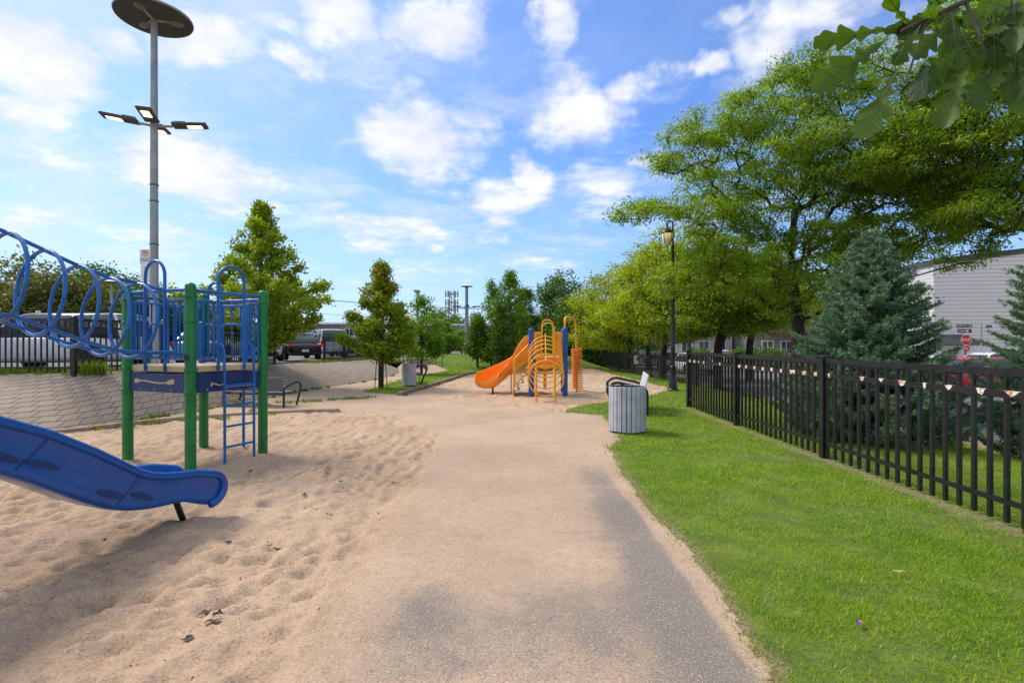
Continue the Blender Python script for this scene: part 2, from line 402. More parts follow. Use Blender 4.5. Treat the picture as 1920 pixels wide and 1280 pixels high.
# ------------------------------------------------------------------ terrain
def _hash(ix, iy, seed):
    h = (ix.astype(np.int64)*374761393+iy.astype(np.int64)*668265263+seed*974711) & 0x7fffffff
    h = ((h ^ (h >> 13))*1274126177) & 0x7fffffff
    return ((h ^ (h >> 16)) & 0xffff)/65535.
def vn(x, y, seed=0):
    ix, iy = np.floor(x), np.floor(y); fx, fy = x-ix, y-iy; fx = fx*fx*(3-2*fx); fy = fy*fy*(3-2*fy)
    a, b, c, d = _hash(ix, iy, seed), _hash(ix+1, iy, seed), _hash(ix, iy+1, seed), _hash(ix+1, iy+1, seed)
    return (a*(1-fx)+b*fx)*(1-fy)+(c*(1-fx)+d*fx)*fy
def fbm(x, y, seed=0, o=4):
    s = 0; a = 1; t = 0
    for i in range(o): s = s+a*vn(x*2**i+17*i, y*2**i+31*i, seed+i); t += a; a *= .5
    return s/t
def dimple(x, y, cell, r, seed):
    cx, cy = np.floor(x/cell), np.floor(y/cell); h = np.zeros_like(x)
    for dx in (-1, 0, 1):
        for dy in (-1, 0, 1):
            ix, iy = cx+dx, cy+dy
            px = (ix+_hash(ix, iy, seed))*cell; py = (iy+_hash(ix, iy, seed+5))*cell
            a = _hash(ix, iy, seed+9)*6.28; s = r*(.6+.8*_hash(ix, iy, seed+3)); am = .3+.7*_hash(ix, iy, seed+7)
            ux, uy = (x-px)*np.cos(a)+(y-py)*np.sin(a), ((y-py)*np.cos(a)-(x-px)*np.sin(a))*1.6
            d = (ux**2+uy**2)/s**2
            h = h-am*np.exp(-d)*(1-.25*d)
    return h
def sstep(v, a, b):
    t = np.clip((v-a)/(b-a), 0, 1); return t*t*(3-2*t)
def inpoly(x, y, poly):
    c = np.zeros(x.shape, bool); n = len(poly)
    for i in range(n):
        x1, y1 = poly[i]; x2, y2 = poly[i-1]
        k = ((y1 > y) != (y2 > y)); c ^= k & (x < (x2-x1)*(y-y1)/((y2-y1) if y2 != y1 else 1e-9)+x1)
    return c
TOE = [(-42, 7.85), (-14, 7.9), (-9.8, 8.9), (-8.3, 9.9), (-7.9, 11), (-7.5, 13.4), (-7.1, 15), (-7.2, 17), (-7., 18.5), (-6.3, 22), (-5.9, 24.6), (-6.0, 28), (-6.2, 31)]
TOP = [(-42, 11.2, 1.0), (-14, 11.2, 1.0), (-10.6, 11.2, 1.0), (-9.7, 11.4, 1.0), (-9.1, 12.1, 1.0), (-8.8, 13.6, 1.0), (-8.75, 15.5, .98), (-8.75, 17.5, .92), (-8.7, 19.5, .87), (-8.5, 22.3, .82), (-8.3, 25, .76), (-8.1, 28, .72), (-8.0, 31, .7)]
LAWN_R = [(1.20, -6), (1.24, 2.6), (1.36, 3.6), (1.37, 4.75), (1.38, 6.4), (1.48, 8.4), (1.85, 9.2), (2.02, 10.5), (2.0, 12.1), (1.2, 12.6), (1.35, 13.3), (2.0, 14.3), (4.3, 16.8), (5.6, 18.8), (5.75, 20), (5.5, 24), (5.2, 31.5), (5.2, 40), (12, 40), (12, -6)]
PIT_F = [(-14.5, -6), (-1.03, -6), (-1.03, 6.4), (-1.3, 9.5), (-2.4, 12.0), (-3.2, 12.8), (-4.2, 12.95), (-7.25, 11.5), (-8.3, 9.85), (-9.8, 8.75), (-14.5, 7.6)]
PIT_B = [(-3.6, 16.9), (-2.3, 28.4), (-1.3, 29), (5.2, 31.5), (5.5, 24), (5.75, 20), (5.6, 18.8), (4.3, 16.8), (2.0, 14.3), (1.35, 13.3), (1.2, 12.6), (-.15, 13.4), (-1.16, 14.6)]
ISLE = [(-5.0, 17.8), (-3.75, 17.0), (-2.45, 28.4), (-1.3, 29.1), (5.2, 31.6), (5.2, 41), (-7.0, 41), (-6.9, 34), (-4.5, 31.6), (-3.65, 30.3), (-4.75, 27.4), (-5.05, 22.1)]
def height(x, y, klass=None, detail=True):
    x = np.asarray(x, float); y = np.asarray(y, float)
    h = .82*sstep(y, 28.6, 36)*(1-sstep(x, 3.5, 6.5))
    h = h-.5*sstep(x, 6.6, 9.6)+.02*fbm(x*.6, y*.6, 40)*1.
    return h
def relief(x, y):
    pit = inpoly(x, y, PIT_F)
    wx = x+.12*(fbm(x*1.3, y*1.3, 70)-.5)
    edge = sstep(-wx, 1.0, 1.32)
    a = np.where(pit, edge, 0)*sstep(y, 30, 5)**0
    big = (fbm(x*1.5, y*1.5, 3)-.5)*.08+(fbm(x*4.2+3, y*4.2, 8)-.5)*.10+(fbm(x*10+3, y*10, 9, 3)-.5)*.05
    d = dimple(x, y, .15, .055, 11)*.046+dimple(x+.11, y+.07, .25, .074, 23)*.068+dimple(x+.3, y+.2, .115, .042, 37)*.026
    m = .6+.9*sstep(fbm(x*.8, y*.8, 31), .35, .7)
    h = a*(big+d*m-.012)
    pb = inpoly(x, y, PIT_B)
    h = h+np.where(pb, (fbm(x*4, y*4, 5)-.5)*.09+dimple(x, y, .3, .11, 17)*.05-.02, 0)
    other = ~(pit | pb)
    h = h+np.where(other | (pit & (edge < .5)), dimple(x, y, .3, .06, 51)*.007*(fbm(x*.7, y*.7, 52) > .5), 0)
    # heap and scour round the slide's foot
    h = h+.05*np.exp(-(((x+2.95)/.55)**2+((y-4.75)/.3)**2))*(a > 0)-.05*np.exp(-(((x+3.35)/.6)**2+((y-5.15)/.28)**2))*(a > 0)
    return h
def klass(x, y):
    nx = x+.16*(fbm(x*3, y*3, 61)-.5)+.035*(fbm(x*11, y*11, 62)-.5); ny = y+.2*(fbm(x*3+9, y*3, 63)-.5)
    px_ = x+.22*(fbm(x*1.1, y*1.1, 66)-.5)+.06*(fbm(x*9, y*9, 67)-.5)
    k = np.zeros(x.shape, int)                   # 0 path
    k[inpoly(np.where(y > 9.5, x, px_), y, PIT_F) | inpoly(nx, ny, PIT_B)] = 1
    k[inpoly(nx, ny, LAWN_R) | inpoly(nx, ny, ISLE)] = 2
    tx = np.interp(y, [t[1] for t in TOE], [t[0] for t in TOE])
    k[(x < tx-.45) & (y > 7.9)] = 3
    return k
def stretched(lo, hi, f):
    out = [lo]
    while out[-1] < hi: out.append(out[-1]+f(out[-1]))
    return np.array(out)
def make_ground():
    xs = stretched(-14.5, 9.9, lambda v: .034 if -6 < v < 2.4 else (.05 if -9 < v < 5 else .09))
    ys = stretched(-6, 39.5, lambda v: .2 if v < 1.2 else .008*v+.007)
    X, Y = np.meshgrid(xs, ys, indexing='ij')
    Z = height(X, Y)+relief(X, Y)
    cx, cy = (X[:-1, :-1]+X[1:, 1:])/2, (Y[:-1, :-1]+Y[1:, 1:])/2
    K = klass(cx, cy); ny = len(ys)
    i, j = np.meshgrid(np.arange(len(xs)-1), np.arange(ny-1), indexing='ij')
    base = i*ny+j
    V = np.stack([X, Y, Z], -1).reshape(-1, 3)
    for kk, nm, mt in ((0, 'sandy_path', 'path'), (1, 'playground_sand', 'sand'), (2, 'lawn', 'lawn')):
        b = base[K == kk]; F = np.stack([b, b+ny, b+ny+1, b+1], -1)
        used, inv = np.unique(F.ravel(), return_inverse=True)
        o = npmesh(nm, V[used], inv, 4, M[mt], smooth=True); tag(o, kind='structure')
        if kk == 2:
            x, y = V[used][:, 0], V[used][:, 1]; s_ = np.zeros(len(x))
            for d_ in (.04, .09, .14): s_ += (klass(x-d_, y) != 2)*.27
            s_ = s_+np.exp(-((x-4.40)/.16)**2)*(y < 13.8)*.55
            at = o.data.attributes.new('soil', 'FLOAT', 'POINT'); at.data.foreach_set('value', s_.astype(np.float32))
        if kk == 0:
            x, y = V[used][:, 0], V[used][:, 1]
            def bl(px, py, rx, ry, a=1.):   # bare patches of asphalt, centre and radii on the ground
                return a*np.exp(-(((x-px)/rx)**2+((y-py)/ry)**2))
            m = bl(1.05, 6.4, .30, .8, .8)+bl(1.12, 5.1, .28, .6, .95)+bl(.95, 5.1, .4, .5, .4)+bl(1.05, 3.85, .26, .75, 1.)+bl(1.0, 2.7, .30, .9, 1.0)+bl(.35, 3.4, .5, .35, .5)+bl(.9, 8.3, .35, .9, .35)+bl(.4, 4.3, .9, .5, .15)
            m = m+bl(-.6, 3.35, .24, .4, .5)+bl(-.45, 2.85, .4, .45, .55)+bl(.3, 2.8, .5, .5, .45)+bl(.1, 3.2, .9, .7, .12)+bl(-.05, 3.9, .3, .2, .25)+bl(-.3, 4.6, .25, .3, .2)
            m = np.where(y < 2.2, np.maximum(m, .7*(fbm(x, y, 81) > .45)), m)
            m = m*(1-sstep(x, 1.17, 1.26)*.8)+.18*sstep(fbm(x*2, y*2, 80), .5, .8)*sstep(y, 8, 4)
            m[y > 11] = .12
            at = o.data.attributes.new('bare', 'FLOAT', 'POINT'); at.data.foreach_set('value', m.astype(np.float32))
make_ground()
def zg(x, y): return float(height(np.array([x]), np.array([y]))[0])
g = MB(); g.box((0, 250, -1.0), (1600, 1600, .1)); tag(g.build('ground', M['lawn']), kind='structure')
g = MB(); g.box((-29, .9, -.06), (29.2, 14.2, .08)); tag(g.build('side_lawn', M['lawn']), kind='structure')
# paved slope
V = []; uvs = []; F = []; nr = 7
def resample(pl, n):
    pl = np.array(pl, float); d = np.concatenate([[0], np.cumsum(np.linalg.norm(np.diff(pl[:, :2], axis=0), axis=1))])
    t = np.linspace(0, d[-1], n); return np.stack([np.interp(t, d, pl[:, k]) for k in range(pl.shape[1])], -1), t
toe3 = [(x, y, -.02) for x, y in TOE]
# pair the two lines by their own vertices
nn = 8; A = []; B = []; U = []
u = 0
for i in range(len(TOE)-1):
    for k in range(nn):
        t = k/nn; a = np.array(toe3[i])*(1-t)+np.array(toe3[i+1])*t; b = np.array(TOP[i])*(1-t)+np.array(TOP[i+1])*t
        if A: u += (np.linalg.norm(a-A[-1])+np.linalg.norm(b-B[-1]))/2
        A.append(a); B.append(b); U.append(u)
for a, b, u in zip(A, B, U):
    L = np.linalg.norm(b-a)
    for r in range(nr+1):
        t = r/nr; p = a*(1-t)+b*t; p[2] += .07*math.sin(math.pi*t)
        V.append(p); uvs.append((u-t*L*.75, t*L))
for i in range(len(A)-1):
    for r in range(nr): q = i*(nr+1)+r; F.append((q, q+nr+1, q+nr+2, q+1))
o = npmesh('paved_slope', np.array(V), np.array(F), 4, M['paver'], smooth=True); tag(o, kind='structure')
uvl = o.data.uv_layers.new(name='UVMap'); li = np.array([l.vertex_index for l in o.data.loops])
uvl.data.foreach_set('uv', np.array(uvs, np.float32)[li].ravel())
# coping of pale stone and the parking lot behind the slope
g = MB()
for i in range(len(TOP)-1):
    a, b = Vector(TOP[i]), Vector(TOP[i+1]); n = Vector((-(b-a).y, (b-a).x, 0)).normalized()*(1 if i > 0 else 1)
    g.add([a+Vector((0, 0, .0)), b+Vector((0, 0, .0)), b+n*.55+Vector((0, 0, -.02)), a+n*.55+Vector((0, 0, -.02))], [(0, 1, 2, 3)])
tag(g.build('slope_crest', M['concrete']), kind='structure')
g = MB()
def sheet(pts): g.add(pts, [tuple(range(len(pts)))])
inner = [(a[0], a[1]) for a in TOP]
offs = []
for i in range(len(TOP)):
    a = Vector(TOP[max(i-1, 0)]); b = Vector(TOP[min(i+1, len(TOP)-1)]); n = Vector((-(b-a).y, (b-a).x, 0)).normalized()
    p = Vector(TOP[i])+n*.5; offs.append((p.x, p.y, p.z-.07))
far = [(-70, 11.7, .9)]+[(-70, p[1]+(2 if i else .5), p[2]) for i, p in enumerate(offs)][1:]
for i in range(len(offs)-1): g.add([far[i], far[i+1], offs[i+1], offs[i]], [(0, 3, 2, 1)])
g.add([(-70, 33, .64), offs[-1], (-8.2, 37.4, .66), (-70, 37.4, .66)], [(0, 1, 2, 3)])
g.add([(-70, 37.4, .66), (6, 37.4, .66), (6, 75, .7), (-70, 75, .7)], [(0, 1, 2, 3)])
tag(g.build('parking_lot', M['lot']), kind='structure')
# kerbs
def kerb(name, pts, w, z0, z1, m, label):
    g = MB(); secs = []
    for i, p in enumerate(pts):
        a = Vector(pts[max(i-1, 0)]+(0,)); b = Vector(pts[min(i+1, len(pts)-1)]+(0,)); n = Vector((-(b-a).y, (b-a).x, 0)).normalized()
        c = Vector(p+(0,)); h = zg(*p)
        secs.append([c-n*w/2+Vector((0, 0, z0+h)), c-n*w/2+Vector((0, 0, z1-.012+h)), c-n*(w/2-.012)+Vector((0, 0, z1+h)), c+n*(w/2-.012)+Vector((0, 0, z1+h)), c+n*w/2+Vector((0, 0, z1-.012+h)), c+n*w/2+Vector((0, 0, z0+h))])
    g.loft(secs); return tag(g.build(name, m), label, 'kerb')
kerb('concrete_kerb', [(-14.4, 7.5), (-9.8, 8.65), (-8.9, 9.25), (-8.25, 9.85), (-7.8, 10.7), (-7.2, 11.5), (-6.2, 12.2), (-5.2, 12.7), (-4.2, 12.98)], .16, -.1, .055, M['concrete'], 'low curved concrete kerb between the trampled sand and the paved slope')
kerb('sandpit_kerb', [(-3.55, 16.75), (-3.35, 18.3), (-3.0, 21.5), (-2.65, 25), (-2.35, 28.45), (-1.3, 29.05), (1.5, 30.1), (5.25, 31.5)], .16, -.15, .10, M['timber'], 'raised brown kerb along the left and back of the sandpit with the orange slide')
# street on the right
g = MB(); g.box((17.5, 45, -.53), (15.4, 130, .1)); tag(g.build('street', M['asphalt']), kind='structure')
g = MB(); g.box((9.75, 45, -.45), (.16, 130, .14)); tag(g.build('street_kerb', M['concrete']), 'long straight concrete kerb between the lawn strip and the street', 'kerb')
g = MB(); g.box((40, 45, -.47), (30, 130, .14)); tag(g.build('pavement', M['concrete']), kind='structure')
g = MB()
for yy in (15.5, 18.0, 20.8, 23.8, 27.2, 31.): g.box((12.0, yy, -.476), (4.2, .12, .004))
for k in range(12): g.box((17.2, -5+k*7., -.476), (.12, 2.5, .004))
tag(g.build('road_marking', M['marking']), kind='structure')
# ------------------------------------------------------------------ blue and green play structure
TH = 23
def post(g, x, y, H, r, collars, z0=-.25, cr=1.16):
    g.lathe([(r, z0), (r, H-r*.9), (r*.97, H-r*.62), (r*.85, H-r*.35), (r*.6, H-r*.12), (r*.25, H), (.002, H+.002)], (x, y, 0), 24)
def collar(g, x, y, z, r): g.lathe([(r*1.02, z-.026), (r*1.13, z-.022), (r*1.16, z), (r*1.13, z+.022), (r*1.02, z+.026)], (x, y, 0), 24)
def barrier(g, a, b, z0, z1, nb, r=.0135, rr=.016):
    """rounded tube frame with nb upright bars between plan points a and b"""
    a, b = Vector(a), Vector(b)
    def q(t, z): p = a.lerp(b, t); return (p.x, p.y, z)
    g.tube(fillet([q(0, z0), q(0, z1), q(1, z1), q(1, z0), q(0, z0)], .045), rr, 8)
    for k in range(1, nb+1): g.tube([q(k/(nb+1), z0), q(k/(nb+1), z1)], r, 6)
def arch(g, a, b, z0, z1, r=.021, bolts=True):
    a, b = Vector(a), Vector(b); c = (a+b)/2; w = (b-a).length/2; u = (b-a).normalized()
    pts = [(a.x, a.y, z0)]+[Vector((c.x, c.y, z1-w))-Vector((u.x, u.y, 0))*w*math.cos(math.pi*k/14)+Vector((0, 0, w*math.sin(math.pi*k/14))) for k in range(15)]+[(b.x, b.y, z0)]
    g.tube(pts, r, 10)
def blue_structure():
    t = thing('play_structure', 'blue and green climbing structure with ring tunnel, ladder and blue wave slide', 'play structure', (-4.56, 7.74, 0), R(-TH))
    a, b = .64, .575; H = 2.44
    for x, y in ((-a, -b), (a, -b), (-a, b), (a, b)):
        g = MB(); post(g, x, y, H, .068, None); p = g.build('post', M['green'], t, True)
        for z in (2.26, 1.93, 1.30, 1.0):
            g = MB(); collar(g, x, y, z, .069); g.build('collar', M['green'], p, True)
        if (x, y) == (a, -b):
            g = MB(); g.box((x+.02, y-.077, 1.46), (.075, .006, .075)); g.build('data_plate', M['signblack'], p)
    g = MB(); g.box((0, 0, 1.305), (2*a-.02, 2*b-.02, .085), bev=.01)
    for k in range(5): g.box((-a+.14+k*.25, -b+.008, 1.30), (.05, .006, .008)); g.box((a-.008, -b+.14+k*.22, 1.30), (.006, .05, .008))
    g.build('deck', M['tan'], t)
    def squig(g, p0, u, n, L):
        pts = []
        for k in range(22):
            s = k/21; w = .010+.018*(s < .1)+.022*(s > .85)
            pts.append((s*L, .016*math.sin(s*6.5+.4)+.012*s, w))
        V = [Vector(p0)+Vector(u)*q[0]+Vector((0, 0, q[1]+sgn*q[2]))+Vector(n)*.0025 for sgn in (-1, 1) for q in pts]
        g.add(V, [(k, k+1, 23+k, 22+k) for k in range(21)])
    for (c, d, pu, uu, nn_) in (((.0, -b-.005, 1.115), (2*a-.16, .02, .25), (-.47, -b-.0155, 1.12), (1, 0, 0), (0, -1, 0)), ((a+.005, 0, 1.115), (.02, 2*b-.16, .25), (a+.0155, -.30, 1.08), (0, 1, 0), (1, 0, 0)),
                           ((0, b+.005, 1.115), (2*a-.16, .02, .25), None, None, None), ((-a-.005, 0, 1.115), (.02, 2*b-.16, .25), None, None, None)):
        g = MB(); g.box(c, d, bev=.004); pn = g.build('skirt_board', M['navy'], t)
        if pu:
            g = MB(); squig(g, pu, uu, nn_, .82 if uu[0] else .22); g.build('worn_scratch', M['tan'], pn)
            for k in (-.35, -.05, .3):
                for dz in (-.09,): g = MB(); g.lathe([(.014, 0), (.014, .008), (.006, .012)], Vector(c)+Vector(uu)*k+Vector(nn_)*.009+Vector((0, 0, dz)), 8, Vector((0, 0, 1)).rotation_difference(Vector(nn_)).to_matrix()); g.build('bolt', M['pole'], pn)
    # overhead beams
    for p, q, z in (((-a, -b), (a, -b), 2.35), ((a, -b), (a, b), 2.34), ((-a, b), (a, b), 2.30), ((-a, -b), (-a, b), 2.30)):
        g = MB(); g.tube([(*p, z), (*q, z)], .024, 10); g.build('overhead_beam', M['blue'], t, True)
    # front side (towards the tunnel): arch and two barriers
    for n, (p, q) in enumerate((((-a+.08, -b), (-.30, -b)), ((.20, -b), (a-.085, -b)), ((a, -b+.09), (a, -.24)), ((a, .30), (a, b-.085)), ((-a, -b+.08), (-a, b-.08)), ((-.2, b), (a-.08, b)))):
        L = (Vector(p)-Vector(q)).length
        g = MB(); barrier(g, p, q, 1.44, 2.22, 2 if L < .5 else 7 if L > .8 else 3); g.build('barrier', M['blue'], t, True)
    for p, q, zt in (((-.25, -b-.01), (.15, -b-.01), 2.76), ((a+.01, -.18), (a+.01, .24), 2.72), ((-.55, b+.01), (-.25, b+.01), 2.6)):
        g = MB(); arch(g, p, q, 1.33, zt)
        for s in (p, q): g.bar((s[0], s[1], 1.27), (s[0], s[1], 1.40), .04, .012)
        g.build('handhold_arch', M['blue'], t, True)
    # low inner loops
    for p, q in (((-.6, -.3), (-.2, -.3)), ((.1, .3), (.5, .42)), ((-.35, .3), (-.05, .3))):
        g = MB(); g.tube(fillet([(*p, 1.36), (*p, 1.93), (*q, 1.93), (*q, 1.36)], .1), .018, 8); g.build('grab_rail', M['blue'], t, True)
    g = MB(); g.box((-.18, .2, 1.66), (.11, .03, .62), bev=.01); g.build('panel_board', M['blueplastic'], t)
    # ladder
    lx = a+.085; g = MB()
    for y in (-.15, .33):
        g.tube(fillet([(a-.12, y, 1.62), (a-.02, y, 1.66), (lx, y, 1.58), (lx+.01, y, 1.3), (lx+.015, y, -.1)], .12), .019, 8)
    lad = g.build('ladder', M['blue'], t, True)
    for z in (1.06, .785, .50, .22):
        g = MB(); g.tube([(lx+.012, -.15, z), (lx+.012, .33, z)], .016 if z < 1 else .022, 8); g.build('rung', M['blue'], lad, True)
    # slide pole at the back
    g = MB(); g.tube([(-.02, b+.22, -.1), (-.02, b+.22, 2.2), (-.02, b, 2.3)], .022, 8); g.build('fire_pole', M['blue'], t, True)
    # overhead track with triangle handles behind the deck
    g = MB(); g.tube([(-a-.3, b+.35, 2.26), (a-.32, b+.35, 2.26)], .024, 8); g.tube([(-a-.3, b+.35, 2.26), (-a, b, 2.24)], .02, 8); g.tube([(a-.32, b+.35, 2.26), (a-.2, b, 2.28)], .02, 8)
    tr = g.build('overhead_track', M['blue'], t, True)
    for k in range(5):
        x = -a-.15+k*.24; g = MB(); an = .4*math.sin(k*2.1); c, s = math.cos(an), math.sin(an)
        g.tube([(x, b+.35, 2.235), (x-.08*c, b+.35-.08*s, 2.09), (x+.08*c, b+.35+.08*s, 2.09), (x, b+.35, 2.235)], .008, 6); g.build('triangle_handle', M['pole'], tr)
    # ring tunnel arching over to the second deck
    ys = [-.95-.33*k for k in range(11)]
    def zc(y):
        s = min(abs(y+.95), abs(y+4.25)) if -4.25 < y < -.95 else 0
        return 1.94+float(np.interp(s, [0, .33, .66, .99, 1.32, 1.65], [0, .035, .14, .27, .40, .45]))
    for k, y in enumerate(ys):
        g = MB(); tl = .10 if y > -2.6 else -.10
        g.tube(ring((.08, y, zc(y)), .475, 36, (1, 0, 0), (0, tl*.9, 1)), .0215, 9, closed=True); g.build('tunnel_ring', M['blue'], t, True)
    for x, dz in ((-.15, -.42), (.32, -.42), (.08, .475)):
        pts = [(x, -b if dz < 0 else -b+.02, 1.53 if dz < 0 else 2.36)]+[(x, y, zc(y)+dz+(.005 if dz < 0 else .02)) for y in np.linspace(-.95, -4.25, 31)]+[(x, -4.6, 1.53 if dz < 0 else 2.36)]
        g = MB(); g.tube(pts, .022, 9); g.build('tunnel_rail', M['blue'], t, True)
    # second deck, out of the photograph to the left
    for x, y in ((-.55, -4.62), (1.9, -4.62), (3.0, -4.62), (-.55, -5.75), (1.9, -5.75), (3.0, -5.75)):
        g = MB(); post(g, x, y, H, .068, None); g.build('post', M['green'], t, True)
    g = MB(); g.box((1.22, -5.19, 1.305), (3.45, 1.05, .085)); g.build('deck', M['tan'], t)
    for p, q in (((-.48, -5.75), (1.83, -5.75)), ((1.97, -5.75), (2.93, -5.75)), ((-.55, -5.68), (-.55, -4.7)), ((3.0, -5.68), (3.0, -4.7)), ((.7, -4.62), (1.83, -4.62))):
        g = MB(); barrier(g, p, q, 1.44, 2.22, 8); g.build('barrier', M['blue'], t, True)
    # wave slide
    Y = [-4.62, -4.3, -3.9, -3.434, -3.28, -3.151, -3.0, -2.865, -2.78, -2.696, -2.62, -2.548, -2.45, -2.339, -2.2, -2.069, -1.99, -1.9, -1.847, -1.80, -1.773, -1.756]
    top = dict(x=[-4.62, -4.3, -3.9, -3.434, -3.151, -2.865, -2.696, -2.548, -2.45, -2.339, -2.2, -2.069, -1.99, -1.9, -1.847, -1.80, -1.773, -1.754, -1.745, -1.743],
               z=[1.72, 1.66, 1.42, 1.162, 1.027, .848, .729, .625, .575, .545, .523, .513, .492, .468, .455, .430, .400, .355, .342, .32])
    bot = dict(x=[-4.62, -4.3, -3.9, -3.434, -3.187, -2.945, -2.78, -2.696, -2.58, -2.464, -2.339, -2.208, -2.06, -1.99, -1.9, -1.847, -1.80, -1.773, -1.754, -1.745, -1.743],
               z=[1.33, 1.25, 1.02, .785, .629, .456, .36, .322, .285, .262, .252, .25, .225, .18, .142, .148, .172, .205, .25, .275, .295])
    secs = []
    for y in Y:
        zt = float(np.interp(y, top['x'], top['z'])); zb = float(np.interp(y, bot['x'], bot['z'])); h = zt-zb
        bed = zb+h*float(np.interp(y, [-4.6, -2.3, -1.95, -1.74], [.18, .25, .45, .5])); w = .30; c = 2.46
        ru = min(.042, h*.35); sec = []
        half = [(w-.055, zb), (w-.03, zb+h*.06), (w-.022, zb+h*.25), (w-.03, zb+h*.28), (w-.02, zb+h*.5), (w-.026, zb+h*.54), (w-.012, zt-ru*1.5), (w+.004, zt-ru), (w, zt-ru*.35), (w-.02, zt), (w-.045, zt-ru*.2), (w-.062, zt-ru*1.1), (w-.075, max(bed, zt-ru*2.6)), (w-.10, bed+(zt-bed)*.12), (w-.15, bed)]
        sec = [(c+p, y, z) for p, z in half]+[(c-p, y, z) for p, z in reversed(half)]
        secs.append(sec)
    g = MB(); g.loft(secs); sl = g.build('slide', M['blueplastic'], t, 'all')
    m = sl.modifiers.new('smooth', 'SUBSURF'); m.levels = m.render_levels = 2
    for x_ in (2.745, 2.175):
        yy = [-4.6, -4.3, -3.9, -3.434, -3.151, -2.865, -2.696, -2.548, -2.45, -2.339, -2.2, -2.069, -1.99]
        pts = [(x_, y, float(np.interp(y, top['x'], top['z']))-.022) for y in yy]+[(x_, -1.9+.135*math.sin(R(a_)), .305+.135*math.cos(R(a_))) for a_ in range(8, 200, 16)]
        g = MB(); g.tube(pts, [.034]*len(yy)+[.036]*(len(pts)-len(yy)), 12); g.build('rolled_rim', M['blueplastic'], t, 'all')
    for y, dy, zf in ((-3.16, -.19, 0), (-2.535, -.17, 0)):     # moulded seams
        zt = float(np.interp(y, top['x'], top['z'])); zb = float(np.interp(y+dy, bot['x'], bot['z']))
        g = MB(); g.tube([(2.722, y, zt+.002), (2.757, y-.005, zt-.012), (2.764, y, zt-.05), (2.742, y+dy*.45, zt-(zt-zb)*.5), (2.738, y+dy, zb+.06)], .0035, 5); g.build('seam', M['navy'], sl)
    for y, z, L in ((-3.42, .90, .12), (-3.19, .80, .12), (-2.74, .475, .11), (-2.51, .40, .10)):  # hand pockets: flat patches with the recess shade painted in darker blue
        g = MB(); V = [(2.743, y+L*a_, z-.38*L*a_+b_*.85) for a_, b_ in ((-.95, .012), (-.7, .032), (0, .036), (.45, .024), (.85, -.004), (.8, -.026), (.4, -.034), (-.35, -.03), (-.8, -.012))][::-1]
        g.prism(V, (-.012, 0, 0)); g.build('pocket_shade', M['pocket'], sl)
    g = MB(); g.tube([(2.42, -2.05, .3), (2.44, -1.90, -.15)], .028, 10); g.build('slide_foot', M['blackm'], t, True)
    return t
blue_structure()
